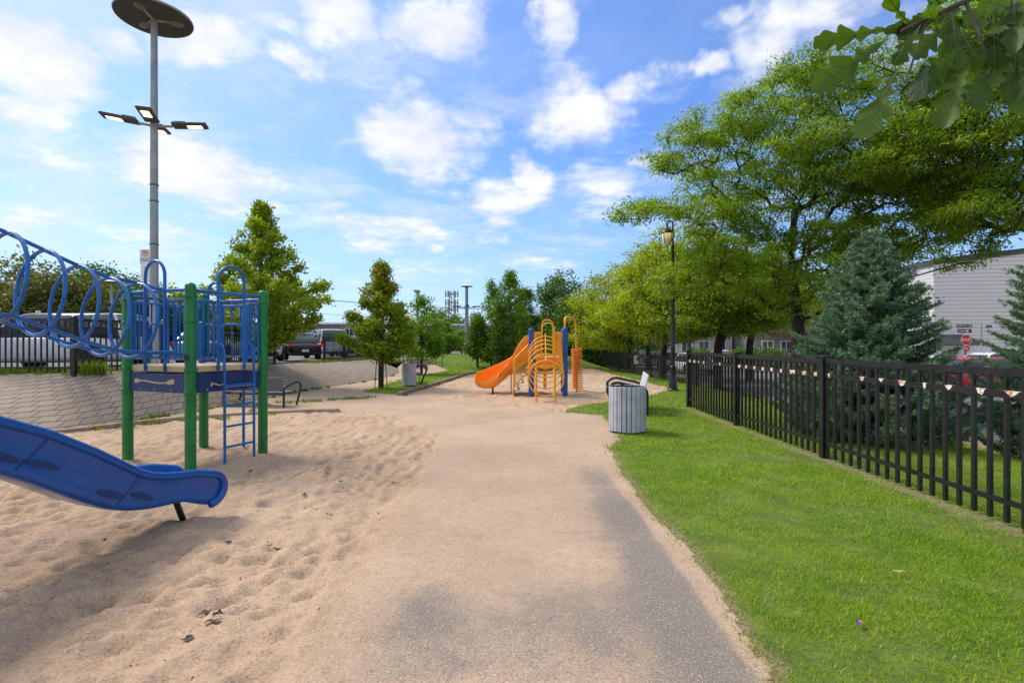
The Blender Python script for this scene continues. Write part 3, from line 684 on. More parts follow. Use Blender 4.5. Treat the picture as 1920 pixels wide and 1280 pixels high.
# ------------------------------------------------------------------ orange play structure
def orange_structure():
    t = thing('play_structure', 'orange play structure with slide, ring climber and blue posts in the far sandpit', 'play structure', (1.17, 17.45, 0), R(-3))
    a, b = .53, .75; H = 2.12; Yl = M['yellow']
    for x, y in ((-a, -b), (a, -b), (-a, b), (a, b)):
        g = MB(); post(g, x, y, H+.02*(x > 0), .082, None); p = g.build('post', M['royal'], t, True)
        for z in (1.68, .75): g = MB(); collar(g, x, y, z, .082); g.build('collar', M['royal'], p, True)
    g = MB(); g.box((0, 0, 1.18), (2*a-.04, 2*b-.04, .07), bev=.01); g.build('deck', M['tan'], t)
    g = MB(); g.prism([(-a+.12, -b-.02, 1.22), (a-.12, -b-.02, 1.22), (a-.16, -b-.02, .96), (.12, -b-.02, .88), (-.12, -b-.02, .88), (-a+.16, -b-.02, .96)], (0, .03, 0)); g.build('skirt_board', M['orange'], t)
    for p, q in (((-a+.09, -b), (-.2, -b)), ((.2, -b), (a-.09, -b)), ((a, -b+.09), (a, b-.3)), ((-a+.09, b), (-.2, b)), ((.2, b), (a-.09, b))):
        g = MB(); barrier(g, p, q, 1.28, 1.98, 9 if abs(p[1]-q[1]) > .5 else 5, .013, .017); g.build('barrier', Yl, t, True)
    for y, zt in ((-b, 2.28), (b, 2.45)):
        g = MB(); arch(g, (-.19, y), (.19, y), 1.22, zt, .02); g.build('handhold_arch', Yl, t, True)
    # ring climber falling towards the path
    R0 = [(-.80, 1.42), (-1.0, 1.33)] and [(-.90, 1.36), (-1.22, 1.24), (-1.55, 1.12), (-1.88, .99), (-2.2, .84), (-2.50, .66)]
    for k, (y, z) in enumerate(R0):
        g = MB(); g.tube(ring((-.09, y, z), .50, 32, (1, 0, 0), (0, -.12, 1)), .021, 7, closed=True); g.build('climber_ring', Yl, t, True)
    for x in (-.36, .16):
        g = MB(); g.tube(fillet([(x, -.74, .95), (x, -1.2, .82), (x, -2.35, .33), (x, -2.55, .3)], .1)+[], .018, 7)
        g.build('climber_rail', Yl, t, True)
        g = MB(); g.tube([(x, -2.52, -.1), (x, -2.50, 1.02)], .034, 10); g.build('leg', Yl, t, True)
    g = MB(); g.tube([(-.09, -.76, 1.95)]+[(-.09, y+.02, z+.51) for y, z in R0], .017, 7); g.build('top_rail', Yl, t, True)
    g = MB(); g.tube([(-.36, -2.51, 1.0), (.16, -2.51, 1.0)], .02, 7); g.build('cross_bar', Yl, t, True)
    g = MB(); g.tube([(-.1, -.55, .2), (-.1, -.55, 1.15)], .05, 12); g.build('support_pipe', M['orange'], t, True)
    # side stairs
    g = MB()
    for k in range(4): g.box((-a-.07-k*.14, -.27, .86-k*.23), (.20, .72, .04)); g.box((-a-.155-k*.14, -.27, .77-k*.23), (.02, .70, .20))
    g.build('stairs', M['beige'], t)
    for y in (-.70, .14):
        g = MB(); x0, x1 = -a-.56, -a-.07
        g.tube(fillet([(x0, y, -.1), (x0, y, 1.13), (x1, y, 1.62)], .08), .018, 7); g.tube([(x0, y, .25), (x1, y, .78)], .018, 7)
        for k in range(1, 7): s = k/7; g.tube([(x0+(x1-x0)*s, y, .25+.53*s), (x0+(x1-x0)*s, y, 1.13+.49*s)], .009, 6)
        g.build('stair_railing', Yl, t, True)
    # curved orange slide on the left
    path = [(-.44, .45, 1.26, .74), (-.66, .50, 1.18, .70), (-.90, .60, .98, .58), (-1.15, .66, .76, .48), (-1.45, .62, .54, .44), (-1.75, .42, .37, .44), (-1.93, .12, .27, .44), (-2.0, -.10, .25, .40), (-2.02, -.22, .27, .2)]
    secs = []
    for i, (x, y, z, h) in enumerate(path):
        p0, p1 = path[max(i-1, 0)], path[min(i+1, len(path)-1)]; d = Vector((p1[0]-p0[0], p1[1]-p0[1], 0)).normalized(); n = Vector((-d.y, d.x, 0)); c = Vector((x, y, z)); w = .40
        prof = [(-w-.02, h-.03), (-w, h), (-w+.04, h-.02), (-w+.06, h*.4), (-w+.14, .03), (0, 0), (w-.14, .03), (w-.06, h*.4), (w-.04, h-.02), (w, h), (w+.02, h-.03), (w+.01, h*.3), (w-.1, -.07), (0, -.1), (-w+.1, -.07), (-w-.01, h*.3)]
        secs.append([c+n*p+Vector((0, 0, q)) for p, q in prof])
    g = MB(); g.loft(secs); sl = g.build('slide', M['orange'], t, 'all'); m = sl.modifiers.new('smooth', 'SUBSURF'); m.levels = m.render_levels = 2
    g = MB(); g.tube([(-1.80, -.05, .22), (-1.80, -.05, -.1)], .03, 8); g.build('slide_foot', M['blackm'], t)
    g = MB(); g.tube([(-1.22, .45, .75), (-1.22, .45, -.1)], .022, 8); g.build('slide_leg', Yl, t)
    for k in (2, 5, 6):
        x, y, z, h = path[k]; g = MB(); n_ = Vector((path[k+1][1]-path[k-1][1], -(path[k+1][0]-path[k-1][0]), 0)).normalized()*-.35
        g.tube([(x+n_.x*s, y+n_.y*s, z-.085+(.05*(s*s) if s*s < .6 else .13)) for s in (-1, -.6, 0, .6, 1)], .008, 5); g.build('seam', M['barkdark'], sl)
    # coil climber hanging from an overhead pipe
    g = MB(); cx, cy = .98, 1.10
    g.tube(fillet([(a, -b+.1, 2.0), (a, -b+.1, 2.46), (cx-.05, cy-.1, 2.50), (cx, cy, 2.40), (cx+.02, cy, 1.5), (cx+.04, cy, -.1)], .22, 7), .035, 10); g.build('overhead_pipe', Yl, t, True)
    n = 19; pts = []
    for k in range(n*16+1):
        an = 6.2832*k/16; z = 1.46-1.40*k/(n*16); pts.append((cx+.03+.03*(1.5-z)+.175*math.cos(an), cy+.175*math.sin(an), z))
    g = MB(); g.tube(pts, .021, 7)
    for z in (1.45, .06): g.tube([(cx+.02, cy, z), (cx+.205, cy, z)], .014, 6)
    g.build('coil', mat('orange_coil_paint', (.74, .22, .012), .4), t, True)
orange_structure()
# ------------------------------------------------------------------ metal fences
def fence_run(name, pts, H, label, mid=1.18, low=.22, step=.17, ringd=.1, patches=None, posts=True, cat='fence', pw=.075, zof=None, picket=.028, rings=True, midw=.05, railh=.055):
    t = thing(name, label, cat, (pts[0][0], pts[0][1], pts[0][2])); o0 = Vector(pts[0])
    for i, p in enumerate(pts):
        p = Vector(p)-o0; g = MB(); g.box(p+Vector((0, 0, H/2-.05)), (pw, pw, H+.15), bev=.004); g.box(p+Vector((0, 0, H+.035)), (pw+.02, pw+.02, .02), bev=.004)
        g.lathe([(pw*.62, H+.045), (pw*.3, H+.06), (.002, H+.066)], p, 4, Matrix.Rotation(R(45), 3, 'Z')); g.build('post', M['black'], t)
    for i in range(len(pts)-1):
        a, b = Vector(pts[i])-o0, Vector(pts[i+1])-o0; d = b-a; L = d.length; u = d/L; a2, b2 = a+u*pw/2, b-u*pw/2
        g = MB(); n = max(2, round(L/step)); e = Vector((0, 0, 1))
        g.bar(a2+e*(H-.03), b2+e*(H-.03), .05, railh); g.bar(a2+e*mid, b2+e*mid, .046, midw); g.bar(a2+e*low, b2+e*low, .038, .045)
        for k in range(n):
            p = a+u*(L*(k+.5)/n); g.bar(p+e*.035, p+e*(H-.055), picket, up=(u.x, u.y, 0))
        pa = g.build('picket_panel', M['black'], t)
        if rings:
            rr = (H-.055-mid-.03)/2
            for k in range(0, n-1, 2):
                p = a+u*(L*(k+1.)/n); g = MB(); g.tube(ring(p+e*(mid+.03+rr-.004), min(rr, L/n*.36), 16, u), .008, 6, closed=True); g.build('ring', M['black'], pa)
        if patches:
            side = Vector((u.y, -u.x, 0))*(-1 if patches[0] < 0 else 1); rnd = random.Random(i*7+3)
            for k in range(0, n-1, 2):
                if rnd.random() < patches[2]: continue
                g = MB()
                p = a+u*(L*(k+1.)/n+rnd.uniform(-.02, .02))+side*.0245+e*(mid+midw/2); w = rnd.uniform(.018, .062)*patches[1]; dp_ = rnd.uniform(.55, 1.1)
                m_ = 9; top_ = [p+u*(w*(2*q/m_-1)) for q in range(m_+1)]; bt = []
                for q in range(m_+1):
                    s = 2*q/m_-1; bt.append(p+u*(w*s*(.8 if i < 3 else 1.))-e*(midw*min(1., ((1-abs(s)**2.5)*rnd.uniform(.75, 1.15)+.08) *dp_*rnd.uniform(.8, 1.) if i < 3 else rnd.uniform(.6, 1.)))) 
                g.add(top_+bt+[x-side*.04+e*.0015 for x in top_], [(q, q+1, m_+2+q, m_+1+q) for q in range(m_)]+[(q+1, q, 2*m_+2+q, 2*m_+3+q) for q in range(m_)])
                g.build('peeled_paint', M['rust'], pa)
    return t
FX = 4.46
fence_run('metal_fence', [(FX, -1.75, 0), (FX, 1.4, 0), (FX, 4.55, 0), (FX, 7.62, 0), (FX+.03, 10.66, 0), (FX+.08, 13.7, 0)], 1.42, 'black picket fence with rusty peeled patches along the right edge of the lawn', patches=(-1, 1.35, .16), step=.171, pw=.10, mid=1.19, picket=.035, midw=.064, railh=.068)
fence_run('metal_fence', [(5.8, 33, 0), (6.05, 30.3, 0), (6.35, 27.8, 0), (6.6, 25.3, -.0), (6.85, 22.8, -.01), (7.05, 20.4, -.02)], 1.1, 'black picket fence with a pale band far behind the black street lamp', patches=(-1, 1.3, .0), step=.17, mid=.93, pw=.08)
fence_run('metal_fence', [(-24, 11.55, .97), (-21.5, 11.55, .97), (-19.1, 11.55, .97), (-16.6, 11.55, .97), (-14.2, 11.55, .97), (-11.75, 11.5, .97), (-9.45, 11.5, .98), (-8.85, 13.55, .98)], 1.2, 'black picket fence with rings on top of the slope behind the ring tunnel', step=.125, mid=1.0, low=.14, pw=.085, picket=.026)
fence_run('metal_fence', [(-8.95, 16.0, .95), (-8.95, 18.1, .91), (-8.95, 20.1, .87)], 1.15, 'black picket fence on the slope crest under the big yellow green tree', step=.14, mid=.97, low=.14, pw=.085)
fence_run('metal_fence', [(-9.15, 26.0, .74), (-9.0, 28.6, .72), (-9.0, 31.6, .70), (-9.1, 35, .68), (-9.2, 39, .67), (-9.4, 44, .68)], 1.2, 'black picket fence in front of the cars behind the round stair rail', step=.15, mid=1.0, low=.14, pw=.1)
# small sign on the far fence
t = thing('fence_sign', 'small white square sign with a black symbol on the far black fence', 'sign', (7.35, 28.3, .93), 0)
t.location = P(1221, 674, 28.0); t.location.z = .80
g = MB(); g.box((0, 0, 0), (.36, .012, .42), bev=.003); g.build('sign_plate', M['signwhite'], t)
g = MB(); g.box((0, -.0085, .03), (.20, .004, .04), rot=Matrix.Rotation(R(35), 3, 'Y')); g.box((0, -.0095, .03), (.20, .004, .04), rot=Matrix.Rotation(R(-35), 3, 'Y')); g.box((0, -.009, .12), (.09, .004, .05)); g.build('symbol', M['signblack'], t)
t.location.x = 6.38; t.location.y = 27.1
# ------------------------------------------------------------------ bins and benches
def bin_(label, loc, r, h, n, slat, gap=.82, rim='blackm'):
    t = thing('litter_bin', label, 'litter bin', loc)
    g = MB(); g.lathe([(r*.86, -.02), (r*.86, .06), (r*.80, .06), (r*.8, .02)], (0, 0, 0), 28); g.build('base', M['blackm'], t, True)
    g = MB(); g.lathe([(r*.92, .05), (r*.92, h-.05), (r*.90, h-.05), (r*.90, .07)], (0, 0, 0), 28); g.build('liner', M['blackm'], t, True)
    g = MB(); g.tube(ring((0, 0, h-.012), r*.95, 32, (1, 0, 0), (0, 1, 0)), .016, 8, closed=True); g.build('rim', M[rim], t, True)
    for k in range(n):
        an = 6.2832*(k+.5)/n; w = 6.2832*r/n*gap; m = Matrix.Rotation(an, 3, 'Z'); dz = .006*math.sin(k*5.1)
        g = MB(); g.box(m @ Vector((r*.965, 0, h/2+.03+dz)), (.028, w, h-.055), rot=m, bev=.005); g.build('slat', M[slat], t)
    return t
bin_('large round litter bin of grey wooden slats at the edge of the near lawn', (2.13, 9.85, -.01), .335, .86, 24, 'lgrey')
bin_('small round litter bin of grey slats beside the tree on the far left grass', P(767, 724.5, 20.2)*1, .26, .84, 20, 'lgrey')
def bench(label, loc, rz, L=1.8, slat='slat', mid=True):
    """front of the seat faces local -Y"""
    t = thing('park_bench', label, 'bench', loc, rz)
    for s in (-1, 1):
        x = s*L/2; g = MB()
        g.tube(fillet([(x, .30, -.02), (x, .30, .58), (x, .16, .64), (x, -.42, .76), (x, -.62, .62), (x, -.34, -.02)], .15, 7), .034, 10); g.tube([(x, .30, .42), (x, -.36, .42)], .02, 8)
        g.build('side_frame', M['blackm'], t, True)
    if mid:
        g = MB(); g.tube([(0, .28, -.02), (0, .28, .42), (0, -.33, .42), (0, -.26, -.02)], .018, 8); g.build('middle_leg', M['blackm'], t, True)
    g = MB(); g.bar((-L/2, .24, .40), (L/2, .24, .40), .03, .04); g.bar((-L/2, -.28, .40), (L/2, -.28, .40), .03, .04); g.build('cross_rail', M['blackm'], t)
    g = MB()
    for k in range(5): g.box((0, -.29+k*.115, .45), (L-.10, .095, .03), bev=.005)
    g.build('seat', M[slat], t)
    g = MB()
    for k in range(5): g.box((0, .24+k*.022, .53+k*.088), (L-.10, .028, .078), rot=Matrix.Rotation(R(-14), 3, 'X'), bev=.005)
    g.build('backrest', M[slat], t)
    return t
bench('long dark grey slatted bench below the paved slope beside the green posts', (-6.62, 14.0, 0), R(170), 1.98).scale = (.87, .87, .84)
t = bench('short bench with a curved black arm beside the far small litter bin', (-4.05, 21.6, 0), R(90)+R(8), 1.5)
bench('pale slatted bench with a curved black arm half hidden behind the large litter bin', (2.92, 13.0, 0), R(-100), 1.75, 'slat2')
# ------------------------------------------------------------------ lamps
def floodlight(par, ang, arm, L, z, yaw=0, pitch=18):
    m = Matrix.Rotation(ang, 3, 'Z'); a = par
    g = MB(); g.tube([m @ Vector((.06, 0, z)), m @ Vector((arm, 0, z+.02))], .025, 8); f = g.build('floodlight', M['pole'], par, True)
    q = m @ Matrix.Rotation(R(-pitch), 3, 'Y') 
    c = m @ Vector((arm+L/2, 0, z+.04+math.sin(R(pitch))*L/2))
    g = MB(); g.box(c, (L, .24, .055), rot=q, bev=.012); g.box(c-q @ Vector((L*.28, 0, -.035)), (L*.36, .20, .03), rot=q, bev=.006); g.build('housing', M['lampdark'], f)
    g = MB(); g.box(c+q @ Vector((L*.14, 0, -.0305)), (L*.42, .13, .006), rot=q); g.build('led_panel', LED, f)
m, N, b_, o_ = newmat('lit_led'); e_ = N.n('ShaderNodeEmission', i_0=(1, .80, .42, 1), i_1=2.6); N.l(e_.outputs[0], o_.inputs[0]); LED = m
def mast(label, loc, H, rz, discr, fl=True, fz=.62, pr=.1, name='lamp_mast', fs=1., seg=40):
    t = thing(name, label, 'street lamp', loc, rz)
    g = MB(); g.lathe([(pr*1.8, 0), (pr*1.8, .03), (pr*1.05, .04), (pr, .3), (pr*.72, H)], (0, 0, 0), 20); p = g.build('pole', M['pole'], t, True)
    if fl:
        g = MB()
        for z in (1.6, 2.5, 3.3, 3.6): g.lathe([(pr*.985, z-.008), (pr*1.02, z), (pr*.985, z+.008)], (0, 0, 0), 20)
        g.build('strap', M['lampdark'], p)
    r = discr; g = MB()
    g.lathe([(r*.985, H-.01), (r, H+.01), (r*.99, H+.03), (r*.8, H+r*.16), (r*.5, H+r*.26), (r*.2, H+r*.30), (.01, H+r*.31)], (0, 0, 0), seg)
    g.build('disc_cover', M['white'] if not fl else M['pole'], t, True)
    g = MB(); g.lathe([(r*.98, H-.012), (r*.9, H+.03), (r*.4, H+.10), (.02, H+.12)], (0, 0, 0), seg); g.build('disc_underside', M['lampdark'], t, True)
    if fl:
        for k in range(3):
            an = R(28+120*k); c = Vector((math.cos(an)*r*.56, math.sin(an)*r*.56, H+.01)); m3 = Matrix.Rotation(an, 3, 'Z')
            g = MB(); g.bar((0, 0, H-.02), c+Vector((0, 0, .02)), .05, .05); lp = g.build('lamp_arm', M['pole'], t)
            g = MB(); V = []
            for i in range(7):
                s = math.sin(math.pi*i/12); V.append([m3 @ Vector((r*.27*math.cos(6.2832*k2/16)*math.cos(math.pi*i/12), r*.17*math.sin(6.2832*k2/16)*math.cos(math.pi*i/12), -r*.13*s+.03))+c for k2 in range(16)])
            g.loft(V); g.build('lamp_bowl', M['glassy'], lp, True)
    return t
LZ = 9.9
lp = P(291, 35, LZ); HL = lp.z-.98
mt = mast('tall grey lamp mast with a wide disc and four lit floodlights', (lp.x-.02, LZ, .98), HL, 0, .106*(lp.z-1.65), True, pr=.077)
fz = P(0, 236, LZ).z-.98
for ang, arm, L in ((198, .25, .58), (17, .30, .58), (-72, .10, .5), (108, .10, .5)):
    floodlight(mt, R(ang), arm, L, fz+(.05 if ang in (102,) else 0), 0, 6)
# no parking sign strapped to the mast
def parking_sign():
    q = P(275.5, 497.5, LZ-.02); t = thing('parking_sign', 'white no parking sign with black writing strapped to the tall lamp mast', 'sign', (q.x, q.y-.04, q.z), 0)
    w = .205
    g = MB(); g.box((0, 0, .15), (w, .004, .29), bev=.0015); up = g.build('upper_plate', M['signwhite'], t)
    g = MB(); g.box((.008, .005, -.145), (w*.97, .004, .29)); lo = g.build('lower_plate', M['signwhite'], t)
    g = MB(); g.bar((w/2-.01, .008, .23), (w/2+.05, .03, .23), .02); g.bar((w/2-.01, .012, -.2), (w/2+.05, .03, -.2), .02); g.build('bracket', M['pole'], t)
    g = MB(); g.tube(ring((0, -.004, .215), .053, 28), .0055, 6, closed=True); g.bar((-.037, -.0035, .252), (.037, -.0035, .178), .003, .009, up=(0, 1, 0)); g.build('prohibition_ring', M['signred'], up)
    rr = (R(90), 0, 0)
    textmesh('lettering', 'P', .085, M['signblack'], up, (0, -.0035, .215), rr)
    textmesh('lettering', 'SUR TOUT', .036, M['signblack'], up, (0, -.0035, .115), rr)
    textmesh('lettering', 'LE TERRAIN', .034, M['signblack'], up, (0, -.0035, .078), rr)
    textmesh('lettering', 'D', .085, M['signblack'], lo, (.008, .0015, -.075), rr)
    textmesh('lettering', '2 h', .07, M['signblack'], lo, (.008, .0015, -.165), rr)
parking_sign()
q = P(875, 668, 40); mast('distant lamp mast with a pale disc rising left of the bushy trees', (q.x, q.y, .66), P(0, 537, 40).z-.66, 0, .48, False, pr=.16, name='lamp_mast', seg=24)
mm = bpy.data.objects[-1] if False else None
def arms(par, z, L, zz):
    for an in (10, 190, 100, 280):
        g = MB(); m = Matrix.Rotation(R(an), 3, 'Z'); g.bar(m @ Vector((0, 0, z)), m @ Vector((L, 0, z+.1)), .05); g.box(m @ Vector((L*.75, 0, z+.1)), (L*.6, .25, .07), rot=m); g.build('floodlight', M['lampdark'], par)
arms([o for o in C.objects if o.name.startswith('lamp_mast')][-1], P(0, 577, 40).z-.66, 1.0, 0)
q = P(209, 640, 30); mast('white disc lamp seen through the blue ring tunnel', (q.x, q.y, .9), P(0, 529, 30).z-.9, 0, .48, False, pr=.09, name='lamp_mast', seg=24)
arms([o for o in C.objects if o.name.startswith('lamp_mast')][-1], P(0, 574, 30).z-.9, .55, 0)
t = thing('street_lamp', 'distant lamp with a flat square head above the small green trees', 'street lamp', (P(783, 0, 45).x, 45, .66))
hh = P(0, 546, 45).z-.66; g = MB(); g.lathe([(.14, 0), (.11, hh)], n=12); g.build('pole', M['pole'], t, True); g = MB(); g.box((-.05, 0, hh+.02), (.5, .5, .2), bev=.05); g.box((0, 0, hh-.12), (.3, .3, .1), bev=.02); g.build('lamp_head', M['pole'], t)
def park_lamp():
    t = thing('street_lamp', 'black old style street lamp with a lit glass lantern beside the near fence', 'street lamp', (5.52, 18.3, 0))
    g = MB(); g.lathe([(.19, 0), (.19, .06), (.15, .1), (.14, .3), (.10, .42), (.085, .75), (.10, .78), (.10, .84), (.075, .87), (.07, 1.4), (.085, 1.44), (.07, 1.5), (.05, 4.9), (.07, 4.93), (.05, 5.0)], n=20); p = g.build('pole', M['blackm'], t, True)
    z1 = P(0, 462, 18.3).z; zt = P(0, 438, 18.3).z; cx = P(1251, 0, 18.3).x-5.52
    g = MB(); g.tube(fillet([(0, 0, 4.9), (0, 0, zt+.42), (cx, 0, zt+.45), (cx, 0, zt+.1)], .12), .03, 8); g.build('bracket', M['blackm'], t, True)
    g = MB(); g.lathe([(.20, zt), (.205, zt+.03), (.16, zt+.1), (.08, zt+.18), (.03, zt+.2)], (cx, 0, 0), 20); g.build('lamp_cap', M['blackm'], t, True)
    g = MB(); g.lathe([(.02, z1), (.09, z1+.06), (.14, z1+.16), (.17, z1+.3), (.175, zt)], (cx, 0, 0), 20); g.build('lantern_glass', LG, t, True)
    g = MB()
    for k in range(4): an = 6.2832*(k+.4)/4; g.tube([(cx+.185*math.cos(an), .185*math.sin(an), zt), (cx+.18*math.cos(an), .18*math.sin(an), z1+.3), (cx+.15*math.cos(an), .15*math.sin(an), z1+.14), (cx, 0, z1-.03)], .012, 6)
    g.build('lantern_frame', M['blackm'], t)
m, N, b_, o_ = newmat('lit_lantern_glass'); b_.inputs['Base Color'].default_value = (.7, .68, .55, 1); b_.inputs['Roughness'].default_value = .3
z_ = N.n('ShaderNodeSeparateXYZ', i_0=N.n('ShaderNodeTexCoord').outputs['Object']).outputs[2]
b_.inputs['Emission Color'].default_value = (1, .62, .12, 1); N.l(N.smooth(z_, 5.12, 5.4, .03, .4), b_.inputs['Emission Strength']); LG = m
park_lamp()
# ------------------------------------------------------------------ street signs on the right
def stop_sign():
    Y = 31; q = P(1811, 637, Y); t = thing('stop_sign', 'red octagonal ARRET stop sign on a thin pole in front of the white building', 'sign', (q.x, q.y, -.45), 0); z = q.z+.45; r = .33
    g = MB(); g.lathe([(.03, 0), (.03, z+.3)], n=10); g.build('pole', M['pole'], t, True)
    def octa(r, y, th): return [(r*math.cos(R(22.5+45*k)), y, z+r*math.sin(R(22.5+45*k))) for k in range(8)]
    g = MB(); g.prism(octa(r, -.036, 0), (0, .004, 0)); p = g.build('border', M['signwhite'], t)
    g = MB(); g.prism(octa(r*.93, -.040, 0), (0, .004, 0)); p = g.build('sign_plate', M['signred'], t)
    textmesh('lettering', 'ARRÊT', .235, M['signwhite'], p, (0, -.0425, z-.0), (R(90), 0, 0))
    g = MB(); g.box((.02, -.036, z-.52), (.30, .006, .3)); p = g.build('lower_plate', M['signred'], t)
    g = MB(); g.box((0, -.041, z-.50), (.10, .004, .10)); g.box((-.09, -.041, z-.40), (.05, .004, .05)); g.box((.1, -.041, z-.62), (.10, .004, .04)); g.build('plate_symbol', M['signwhite'], p)
    g = MB(); g.box((-.06, -.034, z-.78), (.12, .006, .2)); g.build('small_plate', M['signred'], t)
stop_sign()
def street_sign():
    Y = 29; q = P(1840, 611, Y); t = thing('street_name_sign', 'black street name plates on a grey pole behind the stop sign', 'sign', (q.x, q.y, -.45), 0); z = q.z+.45
    g = MB(); g.lathe([(.045, 0), (.035, z+.12)], n=10); g.build('pole', M['pole'], t, True)
    c = P(1808, 611, Y).x-q.x; mm_ = Matrix.Rotation(0, 3, 'Z')
    g = MB(); g.box((c, 0, z+.0), (.86, .02, .17), bev=.004); p = g.build('name_plate', M['signblack'], t)
    textmesh('lettering', 'AVENUE, 40e', .15, M['signwhite'], p, (c, -.012, z), (R(90), 0, 0))
    g = MB(); g.box((c+.02, 0, z-.27), (.75, .02, .2), bev=.004); p2 = g.build('second_plate', M['signblack'], t)
    g = MB(); g.prism([(c-.3, -.014, z-.25), (c+.1, -.014, z-.25), (c+.1, -.014, z-.2), (c+.28, -.014, z-.27), (c+.1, -.014, z-.34), (c+.1, -.014, z-.29), (c-.3, -.014, z-.29)], (0, .004, 0)); g.build('arrow', M['signwhite'], p2)
    g = MB(); g.box((.42, .0, z-.02), (.75, .02, .14), rot=Matrix.Rotation(R(30), 3, 'Z'), bev=.004); g.build('name_plate', M['signblack'], t)
    g = MB(); g.bar((c-.4, 0, z-.10), (0, 0, z-.10), .02); g.bar((-.0, .0, z-.10), (.7, .3, z-.10), .02); g.build('bracket', M['pole'], t)
    g = MB(); g.box((.06, 0, z-.9), (.12, .1, .22), bev=.01); g.build('control_box', M['pole'], t)
street_sign()
t = thing('lot_sign', 'small white notice on a post behind the fence seen through the tunnel', 'sign', (P(73, 0, 15.5).x, 15.5, .88)); zz = P(0, 589, 15.5).z-.88
g = MB(); g.lathe([(.02, 0), (.02, zz)], n=8); g.build('pole', M['pole'], t); g = MB(); g.box((0, -.025, zz), (.15, .006, .2)); g.build('sign_plate', M['signwhite'], t); g = MB(); g.box((0, -.03, zz+.03), (.07, .004, .06)); g.build('symbol', M['signred'], t)
# ------------------------------------------------------------------ stairs with handrails at the end of the slope
t = thing('concrete_stairs', 'short flight of concrete steps with black handrails climbing to the parking lot', 'stairs', (-4.9, 31.1, .03), R(-53))
g = MB()
for k in range(5): g.box((-.15-k*.34, 0, .07+k*.13), (.36, 1.5, .16+.0), bev=.01)
g.build('steps', M['concrete'], t)
for y in (-.8, .8):
    g = MB(); g.tube(fillet([(.25, y, -.05), (.25, y, .9), (-.2, y, .98), (-1.6, y, 1.6), (-2.1, y, 1.6), (-2.1, y, .55)], .05), .024, 8)
    for k in (.55, 1.1, 1.6): g.tube([(-k, y, .1), (-k, y, .98+(k-.2)*.443)], .02, 6)
    g.tube([(.25, y, .45), (-.2, y, .52), (-1.6, y, 1.12)], .018, 6); g.build('handrail', M['blackm'], t, True)
